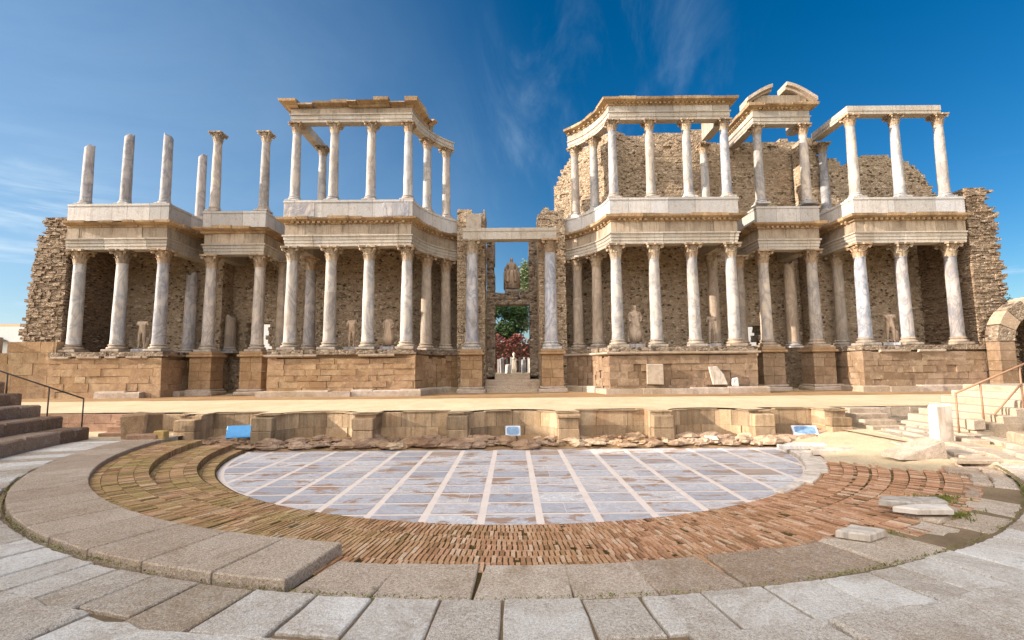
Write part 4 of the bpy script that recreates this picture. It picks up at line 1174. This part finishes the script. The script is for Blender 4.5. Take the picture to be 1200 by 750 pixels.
# granite paving of the ring walks
def ragged(pts,n,amp):
    out=[]
    for i in range(len(pts)):
        a,b=pts[i],pts[(i+1)%len(pts)]; l=math.dist(a,b); nx,ny=-(b[1]-a[1])/l,(b[0]-a[0])/l
        for q in range(n):
            t=q/n; d=rnd.uniform(-amp,amp) if q else rnd.uniform(-amp,amp)*.7
            out.append((a[0]+(b[0]-a[0])*t+nx*d,a[1]+(b[1]-a[1])*t+ny*d))
    return out
def slab(mb,r0,r1,p0,p1,z,th=.3,amp=.006,bev=.012,tone=None,tilt=.005,n=5,skew=0):
    seg=4
    pts=[pol(r1,p0+(p1-p0)*i/seg) for i in range(seg+1)]+[pol(r0,p1-(p1-p0)*i/seg+skew) for i in range(seg+1)]
    # ccw orientation
    A=sum(pts[i][0]*pts[(i+1)%len(pts)][1]-pts[(i+1)%len(pts)][0]*pts[i][1] for i in range(len(pts)))
    if A<0: pts.reverse()
    pts=ragged(pts,2,amp)
    cx=sum(p[0] for p in pts)/len(pts); cy=sum(p[1] for p in pts)/len(pts)
    tx,ty=rnd.uniform(-tilt,tilt),rnd.uniform(-tilt,tilt)
    mb.prism(pts,z-th,z,rnd.random() if tone is None else tone,0,bev,lambda x,y:tx*(x-cx)+ty*(y-cy))
pv=MB()
# inner ring, left part raised (R 10.75-11.85) from -88 to -21 deg ; lower part to the right
d=-86.5
while d<-11.8:
    w=rnd.uniform(3.6,5.6); e=min(d+w,-11)
    if -11-e<2.6: e=-11
    slab(pv,10.77,11.84,math.radians(d+.06),math.radians(e-.06),.53+rnd.uniform(-.003,.003),.35,.005,.014,min(1,max(0,rnd.gauss(.4,.2))),.003); d=e
d=-10.9
while d<58:
    w=rnd.uniform(3.8,5.0) if d<18 else rnd.uniform(3.6,6.5); e=d+w
    z=.42 if d<20 else .42+rnd.uniform(-.05,.03)
    r0=10.98+rnd.uniform(-.05,.06)
    if d>22: r0+=rnd.uniform(-.1,.35)
    am=.006 if d<18 else .045
    if d>18 and rnd.random()<.6:
        m=rnd.uniform(11.25,11.6)
        slab(pv,r0,m-.02,math.radians(d+.12),math.radians(e-.12),z,.3,am,.03,None,.03)
        slab(pv,m+.02,11.84,math.radians(d+.12),math.radians(e-.3),z-.03,.3,am,.03,None,.03)
    else: slab(pv,r0,11.84,math.radians(d+.06),math.radians(e-.06),z,.3,am,.014 if d<18 else .025,None,.005,skew=math.radians(rnd.uniform(-.6,.6)))
    d=e
pv.build('ring_paving',M['slab'],None,(0,0,0),kind='structure')
pv=MB()
d=-86
while d<60:
    w=rnd.uniform(2.2,3.5); e=d+w
    z=.50+rnd.uniform(-.006,.006)
    z-=.03
    if d<-30: z=.49
    if d<-30 and rnd.random()<.1:
        m=(d+e)/2
        slab(pv,11.93,13.35,math.radians(d+.03),math.radians(m-.03),z,.3,.006,.01,None,.004); slab(pv,11.92,13.35,math.radians(m+.03),math.radians(e-.03),z+.004,.3,.006,.01,None,.004)
    else: slab(pv,11.92+rnd.uniform(0,.05),13.35 if abs(d+3)>38 else 12.7+rnd.uniform(-.12,.12),math.radians(d+.075),math.radians(e-.075),z+rnd.uniform(-.006,.006),.3,.012,.012,None,.005)
    d=e
# rough broken edge stones nearest the viewer
d=-42
while d<40:
    w=rnd.uniform(5,10); e=d+w
    slab(pv,12.72+rnd.uniform(-.1,.15),13.9,math.radians(d+.1),math.radians(e-.15),.495+rnd.uniform(-.015,.035),.4,.05,.03,rnd.uniform(.4,1),.012)
    d=e
pv.build('outer_paving',M['slab_pale'],None,(0,0,0),kind='structure')
bd=MB(); NA=90
for i in range(NA):
    a0,a1=[math.radians(-88+176*(i+e)/NA) for e in (0,1)]
    for r0,r1,zj in ((10.9,11.88,.375),(11.88,14.2,.432)):
        q=[pol(r0,a0),pol(r1,a0),pol(r1,a1),pol(r0,a1)]
        bd.face([(x,y,zj) for x,y in q])
bd.build('joint_earth',M['joint'],None,(0,0,0),kind='structure')
# moss in the joint ring
gm=MB()
for i in range(9000):
    ph=math.radians(rnd.uniform(-84,58)); d=math.degrees(ph)
    den=.5+.5*math.sin(d*.35+1)*math.sin(d*.11)
    if rnd.random()>.1+.45*den*den: continue
    r=11.88+rnd.gauss(0,.022)*(1.0+1.2*(rnd.random()<.08)); p=pol(r,ph); h=rnd.uniform(.006,.022)
    zb_=.45 if d>-20 else .475
    a=rnd.uniform(0,PI); w=rnd.uniform(.006,.014); c,s_=math.cos(a)*w,math.sin(a)*w; lx,ly=rnd.uniform(-.02,.02),rnd.uniform(-.02,.02)
    gm.face([(p[0]-c,p[1]-s_,zb_),(p[0]+c,p[1]+s_,zb_),(p[0]+lx,p[1]+ly,zb_+h)],rnd.random())
for (px,py,rr,z) in [(4.85,6.62,.16,.39),(6.5,7.45,.2,.40),(6.95,8.3,.25,.42)]:
    for i in range(420):
        a=rnd.uniform(0,2*PI); q=rr*abs(rnd.gauss(0,.55))*(1+.6*math.sin(3*a+px)); x,y=px+q*1.5*math.cos(a),py+q*math.sin(a); h=rnd.uniform(.01,.035)
        b=rnd.uniform(0,PI); w=.012; c,s_=math.cos(b)*w,math.sin(b)*w
        gm.face([(x-c,y-s_,z-.03),(x+c,y+s_,z-.03),(x+rnd.uniform(-.02,.02),y+rnd.uniform(-.02,.02),z+h)],rnd.random())
gm.build('moss',M['grass'],None,(0,0,0),kind='stuff')

# sunlit sandy, stony ground at the right of the orchestra
sg=MB(); NX,NY=60,60
def sz(x,y):
    r=math.dist((x,y),OC); t=sm(8.3,12,r)
    ph=math.degrees(math.atan2(x-OC[0],OC[1]-y)); e=(ph-pst(r))*r*.0175
    rise=sm(-.1,1.1,e+.35*nz(x*3.1+y*2.2)+.2*nz(x*7-y*6))
    return .08+.30*max(0,min(1,(r-8.6)/2.4))+.03*math.sin(PI*min(1,max(0,(r-8.6)/2.6)))-.06+.10*rise+.02*nz(x*1.9+y*2.3)+.012*nz(x*6-y*5)+rnd.uniform(-.004,.004)
pst=lambda r: lerp(64-5*(max(r,8.7)-8.6),57,sm(10.6,11.3,r))
grid=[]
for i in range(NX+1):
    for k in range(NY+1):
        ph=math.radians(50+40*i/NX+1.5*nz(k*.9)*(i==0)); r=8.9+4.9*k/NY
        if i==0 : ph=math.radians(pst(r)+3*nz(k*.8))
        else:
            p0=pst(r)+3*nz(k*.8); ph=math.radians(p0+(91-p0)*i/NX)
        p=pol(r,ph); grid.append((p[0],p[1],sz(*p)))
sg.mesh(grid,[(i*(NY+1)+k,i*(NY+1)+k+1,(i+1)*(NY+1)+k+1,(i+1)*(NY+1)+k) for i in range(NX) for k in range(NY)])
sgo=sg.build('sandy_bank',M['sand'],None,(0,0,0),smooth=True,kind='structure')
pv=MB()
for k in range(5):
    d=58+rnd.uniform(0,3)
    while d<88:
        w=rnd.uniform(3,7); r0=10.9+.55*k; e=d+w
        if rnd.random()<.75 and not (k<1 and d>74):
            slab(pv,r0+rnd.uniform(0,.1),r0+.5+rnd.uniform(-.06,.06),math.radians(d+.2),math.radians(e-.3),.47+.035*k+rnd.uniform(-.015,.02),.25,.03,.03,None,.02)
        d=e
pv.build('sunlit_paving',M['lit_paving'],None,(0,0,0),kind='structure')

# white kerb at the right of the marble floor
kb=MB(); d=38
while d<82:
    e=d+rnd.uniform(7,11); t=sm(30,70,d); slab(kb,RM-.02-.06*t,RM+.12+.42*t,math.radians(d+.05),math.radians(min(e,84)-.1),.125,.2,.008,.02,.8,.004); d=e
o=kb.build('marble_kerb',M['white_stone'],None,(7,13,0)); tag(o,'curved white marble kerb along the right edge of the marble floor','kerb')

# rubble and earth strip in front of the niche wall
rb=MB()
def rockmesh(mb,x,y,z,sx,sy,sz_,tone):
    n=7; v=[]
    for lv,(zz,k) in enumerate(((-.3,.9),(.25,1),(.75,.7),(1.0,.35))):
        for i in range(n):
            a=2*PI*i/n+lv*.2; kk=k*rnd.uniform(.75,1.15); v.append((x+sx*kk*math.cos(a),y+sy*kk*math.sin(a),z+sz_*zz*rnd.uniform(.85,1.1)))
    F=[]
    for lv in range(3):
        for i in range(n): F.append((lv*n+i,lv*n+(i+1)%n,(lv+1)*n+(i+1)%n,(lv+1)*n+i))
    F.append(tuple(3*n+i for i in range(n))); mb.mesh(v,F,tone)
for i in range(1000):
    x=rnd.uniform(-11.2,11.6); y=16.25+abs(rnd.gauss(0,.35)) if rnd.random()<.6 else rnd.uniform(16.1,17.6)
    if y>17.5: continue
    s_=rnd.choice((.03,.04,.05,.06,.08,.10,.14,.24))*rnd.uniform(.7,1.4); rockmesh(rb,x,y-.1,.05+.12*max(0,min(1,(y-16.1)*1.5))+.08*rnd.random(),s_*rnd.uniform(1.0,2.0),s_,s_*rnd.uniform(.35,.7),min(1,max(0,rnd.gauss(.22 if x<0 else .6,.25))))
rb.build('stone_rubble',M['rock'],None,(0,0,0),kind='stuff')
es=MB(); NX=90; v=[]
for k in range(6):
    for i in range(NX+1):
        x=-11.2+22.9*i/NX; y=15.95+ k*.36; v.append((x,y-.1*(k==0)*nz(x*3),(.012 if k==0 else .06+.035*k)+.07*nz(x*2.3+k*2)*(k>0)))
es.mesh(v,[(k*(NX+1)+i,k*(NX+1)+i+1,(k+1)*(NX+1)+i+1,(k+1)*(NX+1)+i) for k in range(5) for i in range(NX)])
es.build('rubble_bed',M['earth'],None,(0,0,0),smooth=True,kind='structure')

# ------------------------------------------------------------------ seating banks
def bank(name,label,sgn,rows,mat,loc):
    root=thing(name,label,'seating',loc)
    R=13.35; zt=.5
    for k in range(rows):
        rise=.36 if k<6 else .50; zt+=rise
        b=MB(); hi=((85.6,85.3,85.7,86.4,87.2)[k] if sgn<0 else 74-k) if k<5 else ((86.3-k*.14 if k<25 else 77.5) if sgn<0 else 66); lo=22
        if k>4 and sgn>0: hi=min(hi,82)
        d=lo
        while d<hi-.01:
            e=min(d+ (rnd.uniform(4,6.5) if k<6 else 8),hi)
            if hi-e<1.5: e=hi
            p0,p1=(math.radians(-e+.04),math.radians(-d-.04)) if sgn<0 else (math.radians(d+.04),math.radians(e-.04))
            slab(b,R+rnd.uniform(-.01,.01),R+.80,p0,p1,zt+rnd.uniform(-.01,.01),rise+.35 if k<6 else 3.0,.022,.045,None,.008); d=e
        part(b,'seat_row',mat,root); R+=.75
    return root,R,zt
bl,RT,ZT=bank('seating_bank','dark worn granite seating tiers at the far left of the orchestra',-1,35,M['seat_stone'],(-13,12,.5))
b=MB(); 
d=14
while d<76.5:
    e=min(76.5,d+3); slab(b,RT-.6,RT+.3,math.radians(-e),math.radians(-d),ZT+.1+ .8*nz(d*.8),4,.02,.05); d=e
part(b,'top_wall',M['rubble_grey'],bl)
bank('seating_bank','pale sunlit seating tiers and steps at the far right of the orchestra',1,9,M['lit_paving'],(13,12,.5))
for x0,x1 in ((-31,-10.9),(10.9,31)):
    g=MB(); g.face([(x0,9.5,.47),(x1,9.5,.47),(x1,17.75,.47),(x0,17.75,.47)]); g.build('side_pavement',M['sand'],None,(0,0,0),kind='structure')
# small stairs at both ends of the tiers
def stair(label,x,y,n,dx,dy,w,mat,z0=.5):
    r=thing('stairs',label,'stairs',(x,y,z0))
    for i in range(n):
        b=MB(); b.bbox(min(x,x+dx)if dx else x-w/2, max(x,x+dx) if dx else x+w/2, y+i*dy, y+n*dy+.1, z0-.5 if i==0 else z0+i*.17-.02, z0+(i+1)*.17,.02,.5,.015); part(b,'step',mat,r)
stair('short flight of dark stone steps up to the stage at the left',-13.0,16.3,4,0,.36,1.15,M['red_stone'],.42)
stair('short flight of sunlit stone steps up to the stage at the right',12.3,16.3,4,0,.36,1.1,M['ashlar_pale'],.42)
# big sunlit stair blocks at the right
r=thing('side_stairs','broad sunlit stairs with a handrail rising towards the granite arch at the right','stairs',(13,14.5,.5))
for i in range(7):
    b=MB(); b.bbox(13.3+i*.40,19,14.35,17.3,.4+i*.19 if i else .3,.5+(i+1)*.2,.025,.55,.012); part(b,'step',M['lit_paving'],r)
# blocks on the stair
for (x,y,z,w,d_,h,l) in [(13.2,14.6,.5+.2,.38,.3,.3,'small block on the lowest of the sunlit right hand stairs'),(14.6,14.2,.45,.7,.35,.5,'larger block at the foot of the sunlit right hand stairs')]:
    b=MB(); b.bbox(x,x+w,y-d_,y,z,z+h,.025,.5,.015); tag(b.build('stone_block',M['lit_paving'],None,(x,y,z)),l,'stone block')

# ------------------------------------------------------------------ loose things
def block(name,label,cat,x,y,z,w,d_,h,rz,mat,j=.03,bev=.03,tilt=0):
    b=MB(); c,s_=math.cos(rz),math.sin(rz)
    fr=lambda q:(x+c*q[0]-s_*q[1],y+s_*q[0]+c*q[1],z+q[2]+tilt*q[0])
    b.bbox(-w/2,w/2,-d_/2,d_/2,0,h,bev,.6,j,frame=fr); return tag(b.build(name,M[mat],None,(x,y,z)),label,cat)
block('upright_slab','tall white upright stone slab standing at the foot of the right stairs','stone slab',11.75,13.7,.42,.55,.3,1.08,.1,'white_stone',.02,.05)
def flat_piece(label,x,y,z,pts,h,mat='white_stone',tilt=(0,0)):
    b=MB(); q=[(x+a,y+c) for a,c in pts]; b.prism(ragged(q,2,.015),z,z+h,.5,0,.02,lambda u,v:tilt[0]*(u-x)+tilt[1]*(v-y)); return tag(b.build('marble_fragment',M[mat],None,(x,y,z)),label,'fragment','loose marble pieces on the bricks')
flat_piece('single white marble piece lying alone on the brick paving, lower right',4.34,6.42,.45,[(-.3,-.02),(0,-.2),(.34,-.02),(.05,.2)],.09)
flat_piece('white marble slab half covered with sand, the farther of the touching pair',6.05,7.72,.47,[(-.5,-.02),(-.1,-.2),(.45,-.16),(.5,.1),(-.3,.2)],.09)
flat_piece('white marble slab, the nearer of the touching pair on the bricks',5.98,7.4,.46,[(-.45,0),(-.2,-.14),(.3,-.16),(.45,.1),(.1,.14)],.08)
flat_piece('small white marble scrap on the rubble in front of the right curved niche',6.45,16.35,.22,[(-.22,-.12),(.2,-.18),(.26,.12),(-.12,.18)],.06,tilt=(0,.25))
flat_piece('long pale marble kerb piece at the right end of the marble floor',8.9,13.9,.16,[(-.7,-.2),(.55,-.28),(.7,.2),(-.5,.24)],.14)
flat_piece('broken pale marble slab behind the white kerb end',8.7,15.0,.14,[(-.9,-.25),(.5,-.35),(.9,.1),(-.2,.32)],.12)
flat_piece('flat pale stone lying in the sand below the sloping orange block',10.2,11.0,.45,[(-.6,-.12),(.7,-.2),(.75,.12),(-.5,.16)],.08,'lit_paving')
# wedge block with white top
b=MB(); x,y,z=9.55,11.9,.40
b.hexa([(x-.62,y-.3,z),(x+.45,y-.35,z),(x+.5,y+.3,z),(x-.6,y+.3,z),(x-.6,y-.28,z+.06),(x+.42,y-.33,z+.42),(x+.48,y+.3,z+.45),(x-.58,y+.3,z+.1)],.7)
tag(b.build('wedge_block',M['ashlar_pale'],None,(x,y,z)),'sloping orange stone block with a white top lying on the sand','stone block')
block('orange_block','tall rough orange block standing beside the left dark steps','stone block',-11.85,15.9,.5,.8,.75,.75,.05,'ashlar',.05,.05)
block('low_block','low reddish block under the tall rough orange block at the left','stone block',-11.3,15.3,.48,.9,.3,.2,.05,'red_stone',.02,.02)
block('ochre_block','small sunlit ochre block beside the tall rough orange block','stone block',-10.85,15.4,.42,.3,.3,.34,.1,'yellow',.01,.02)
# tilted panels
def panel(label,x,y,z,w,h,tilt,rz,face):
    r=thing('floodlight_panel',label,'panel',(x,y,z),rz,'small tilted panels in the niches')
    c,s_=math.cos(tilt),math.sin(tilt)
    fr=lambda q:(q[0],q[1]*c-q[2]*s_,.06+q[1]*s_+q[2]*c)
    b=MB(); b.bbox(-w/2,w/2,0,.06,0,h,.012,.5,0,frame=fr); part(b,'rim',M['blue'] if face=='blue' else M['panel_rim'],r,world=False)
    n=24; v=[]
    for i in range(n):
        a=2*PI*i/n; q=(abs(math.cos(a))**.5*math.copysign(1,math.cos(a))*w*.42, -.006, h/2+abs(math.sin(a))**.5*math.copysign(1,math.sin(a))*h*.4); v.append(fr(q))
    b=MB(); b.mesh(v,[tuple(reversed(range(n)))] if False else [tuple(range(n))]); part(b,'glass',M[face],r,world=False)
    b=MB(); b.box(-w*.3,-w*.2,.0,.3,-.06,.03); b.box(w*.2,w*.3,.0,.3,-.06,.03); part(b,'foot',M['iron'],r,world=False)
panel('small white rimmed panel with painted blue reflection in the middle curved niche',0.0,16.5,.3,.5,.34,-.35,0,'glass_reflect')
panel('glass panel with painted blue reflection, tilted back in the right square niche',9.7,16.5,.25,.76,.42,-.85,-.25,'glass_reflect')
panel('plain blue sheet leaning behind the second pier from the left',-9.05,16.7,.3,1.0,.46,-.6,.35,'blue')
# handrails
def rail(label,pts,posts,mat,z_extra=None,r=.022):
    t=thing('handrail',label,'handrail',pts[0])
    b=MB(); b.tube(pts,r,8); part(b,'rail',M[mat],t,True)
    for p,q in posts:
        b=MB(); b.tube([p,q],r*.85,8); part(b,'post',M[mat],t,True)
    return t
rail('thin dark iron handrail sloping down the left seating tiers',[(-16.9,15.2,3.0),(-13.5,15.6,1.75)],[((-13.5,15.6,.5),(-13.5,15.6,1.75)),((-14.5,15.48,1.0),(-14.5,15.48,2.1)),((-15.7,15.34,1.4),(-15.7,15.34,2.55))],'iron')
rail('brown metal handrail rising up the sunlit right stairs',[(12.95,14.5,1.75),(16.6,14.5,3.2)],[((12.95,14.5,.5),(12.95,14.5,1.75)),((13.7,14.5,.7),(13.7,14.5,2.05)),((14.9,14.5,1.2),(14.9,14.5,2.52)),((14.0,14.5,1.1),(14.9,14.5,2.0))],'rust',r=.03)

# ------------------------------------------------------------------ right arch
ar=thing('stone_arch','granite voussoir arch of the side entrance at the far right edge','arch',(29,27,1.1))
cx,cz,yy=28.75,3.8,26.6
n=8
for i in range(n):
    a0=PI-PI*i/n-.012; a1=PI-PI*(i+1)/n+.012; ri,ro=1.5,2.4
    b=MB(); rr_=ro+rnd.uniform(-.08,.1); am=(a0+a1)/2; q=[(ri,a0),(ri,am),(ri,a1),(rr_,a1),(rr_,am),(rr_,a0)]
    f_=[(cx+r_*math.cos(a),yy+rnd.uniform(-.03,.03),cz+r_*math.sin(a)) for r_,a in q]; k_=[(x,yy+.75,z) for x,y,z in f_]
    b.mesh(f_+k_,[(5,4,3,2,1,0),tuple(range(6,12))]+[(e,(e+1)%6,6+(e+1)%6,6+e) for e in range(6)],rnd.random()); part(b,'voussoir',M['slab'] if i%2 else M['rubble_grey'],ar)
for x0,x1 in ((cx-2.38,cx-1.5),(cx+1.5,cx+2.38)):
    b=MB(); z=1.1
    while z<cz-.05:
        h=min(.55,cz-z); b.bbox(x0,x1,yy,yy+.75,z+.005,z+h-.005,.02,rnd.random(),.01); z+=h
    part(b,'jamb',M['ashlar_brown'],ar)
v=[];F=[]; n=14
for y_ in (yy+.76,yy+6):
    v.append((cx-1.6,y_,1.1))
    for i in range(n+1):
        a=PI-PI*i/n; v.append((cx+1.6*math.cos(a),y_,cz+1.6*math.sin(a)))
    v.append((cx+1.6,y_,1.1))
m_=n+3
for i in range(m_-1): F.append((i,i+1,m_+i+1,m_+i))
F.append(tuple(range(m_,2*m_)))
b=MB(); b.mesh(v,F,.3); part(b,'passage_vault',M['rubble_grey'],ar)
# sandy mound and shrubs behind the arch, outside walls
o=MB(); N=20; v=[]
for i in range(N+1):
    for k in range(9):
        x=31+i*1.4; y=33+k*1.2; e=math.sin(PI*min(1,max(0,i/N)))**.5*math.sin(PI*k/8); v.append((x,y,2.1+6.2*e+.3*nz(x+y)))
o.mesh(v,[(i*9+k,(i+1)*9+k,(i+1)*9+k+1,i*9+k+1) for i in range(N) for k in range(8)]); o.build('sandy_mound',M['sand'],None,(0,0,0),smooth=True,kind='structure')

# left outer wall and houses
o=MB(); f,l=line_frame((-36,27.2),(-29.4,27.2)); masonry(o,f,l,1.0,lambda s:4.55+.15*nz(s*2),.8,(.5,.75),(.8,1.5),.02,lambda s,z:3.9<s<5.6 and 3.2<z<4.0,.012,(0,0),0,.1)
o2=MB(); 
tag(o.build('ashlar_wall',M['ashlar'],None,(-32,27,1.0)),'weathered ashlar wall with a blocked opening left of the left tower','wall')
o=MB(); o.box(-33.0,-29.5,28.2,28.4,2.0,4.6,.3); tag(o.build('wall_backing',M['ashlar_pale'],None,(-31,28.3,2)),'pale stone filling inside the opening of the left ashlar wall','wall')
h=thing('house','white house with a dark slate roof beyond the left wall','house',(-58,55,2.1))
b=MB(); b.box(-64,-52.5,54,62,2.1,7.6); part(b,'wall',M['plaster'],h)
b=MB(); b.mesh([(-66,53.2,6.0),(-55.5,53.2,6.0),(-55.5,58,6.0),(-66,58,6.0),(-64.5,55,8.0),(-60.5,55,8.0)],[(0,1,5,4),(1,2,5),(2,3,4,5),(3,0,4),(3,2,1,0)]); part(b,'roof',M['roof_dark'],h)
b=MB(); b.box(-66,-57.2,57.8,60,7.7,8.3); part(b,'upper_roof',M['roof_tan'],h)
h.location=(-58,55,2.1)
for x0,x1,l in ((-37,-26,'plain white garden wall glimpsed through the left side door'),(24,37,'plain white garden wall glimpsed through the right side door')):
    o=MB(); o.box(x0,x1,58,58.4,2.1,8.5); o.box(x0-.1,x1+.1,57.9,58.5,8.5,8.7); tag(o.build('garden_wall',M['plaster'],None,((x0+x1)/2,58,2.1)),l,'wall')
def crown_leaves(mb,c,r,n,sz_,gaps=.35):
    blobs=[]
    for i in range(16):
        a=rnd.uniform(0,2*PI); u=rnd.uniform(-.9,1); q=rnd.uniform(.35,.85)
        blobs.append((c[0]+r[0]*q*math.cos(a)*math.sqrt(1-u*u*.8),c[1]+r[1]*q*math.sin(a)*math.sqrt(1-u*u*.8),c[2]+r[2]*u*.85,rnd.uniform(.25,.45),rnd.random()))
    for i in range(n):
        bl_=rnd.choice(blobs); d=Vector((rnd.gauss(0,1),rnd.gauss(0,1),rnd.gauss(0,1))).normalized()*(rnd.random()**.4)
        p=Vector((bl_[0]+d.x*r[0]*bl_[3],bl_[1]+d.y*r[1]*bl_[3],bl_[2]+d.z*r[2]*bl_[3]))
        u=Vector((rnd.gauss(0,1),rnd.gauss(0,1),rnd.gauss(0,1))).normalized(); w=u.orthogonal().normalized()
        s_=sz_*rnd.uniform(.6,1.3)
        mb.face([p-u*s_,p+w*s_*.5,p+u*s_,p-w*s_*.5],min(1,max(0,.25+.5*bl_[4]+rnd.gauss(0,.18))))
def tree(label,x,y,z,hgt_,r,mat,n,sz_=.16,group=None):
    t=thing('tree',label,'tree',(x,y,z),0,group)
    b=MB(); b.tube([(x,y,z-.1),(x+.1,y,z+hgt_*.35),(x-.05,y+.1,z+hgt_*.7)],[.28,.2,.08],8)
    for i in range(5):
        a=rnd.uniform(0,6.3); b.tube([(x+.1,y,z+hgt_*(.3+.07*i)),(x+r[0]*.5*math.cos(a),y+r[1]*.5*math.sin(a),z+hgt_*(.5+.08*i))],[.1,.03],6)
    part(b,'trunk',M['bark'],t,True)
    c=MB(); crown_leaves(c,(x,y,z+hgt_-r[2]),r,n,sz_); part(c,'crown',M[mat],t); return t
GT='trees in the garden behind the stage'
tree('dense dark green tree seen through the central doorway below the inner lintel',-.9,52,2.1,7.9,(3.2,2.2,2.6),'leaf_dark',6500,.17,GT)
tree('tall olive grey tree behind the seated statue, right half of the central doorway',2.6,60,2.1,13.2,(2.6,2.6,4.4),'leaf_light',7000,.17,GT)
tree('thin olive tree tip left of the seated statue in the central doorway',-3.4,62,2.1,11.0,(1.6,1.6,3.5),'leaf_light',1500,.17,GT)
tree('bushy dark shrub tree between the right tower and the granite arch',29.6,29.8,1.1,6.7,(1.0,1.0,1.8),'leaf_dark',2200,.1,GT)
# garden behind: red hedge, stones, white herm
hd=MB()
for i in range(5000):
    x=rnd.uniform(-5,5); z=rnd.uniform(2.2,5.7+.3*math.sin(x*3)); y=48+rnd.uniform(-.5,.5)
    u=Vector((rnd.gauss(0,1),rnd.gauss(0,1),rnd.gauss(0,1))).normalized(); w=u.orthogonal().normalized(); p=Vector((x,y,z)); s_=.13
    hd.face([p-u*s_,p+w*s_*.6,p+u*s_,p-w*s_*.6],rnd.random())
h=thing('hedge','red leaved hedge across the garden behind the central doorway','hedge',(0,48,2.1))
part(hd,'foliage',M['leaf_red'],h); b=MB(); b.box(-5,5,47.9,48.1,2.1,4.9); part(b,'branches',M['bark'],h)
for i,(x,y,w,hh,l) in enumerate([(-1.9,44,.5,1.0,'grey stone stump at the left in the garden seen through the central doorway'),(-.9,43,.35,1.3,'blue grey stone post left of the white bust in the garden'),(1.0,43.5,.4,1.2,'dark stone post right of the white bust in the garden'),(1.75,44,.45,1.3,'pale stone stump at the right in the garden seen through the central doorway'),(-.35,40,.42,.75,'low pale block in the garden in front of the white bust')]):
    block('garden_stone',l,'stone block',x,y,2.12,w,w*.8,hh,.2*i,'marble_blue' if i in(1,2) else 'white_stone',.04,.05)
hm=thing('bust','small white bust on a post in the garden behind the central doorway','bust',(.15,44.5,2.1))
b=MB(); b.bbox(0,.3,44.35,44.65,2.1,3.3,.03); part(b,'post',M['white_stone'],hm)
b=MB(); b.lathe([(.10,3.3),(.2,3.42),(.08,3.55),(.07,3.6),(.13,3.75),(.12,3.88),(.04,3.97)],14,(.15,44.5)); part(b,'head',M['white_stone'],hm,True)
fn=thing('picket_fence','row of pale upright pickets in the garden behind the doorway','fence',(0,45.8,2.1))
for i in range(22):
    b=MB(); x=-4.2+i*.4; b.box(x,x+.16,45.8,45.88,2.1,3.5+rnd.uniform(-.1,.1)); part(b,'picket',M['plaster'] if i%3 else M['roof_dark'],fn)
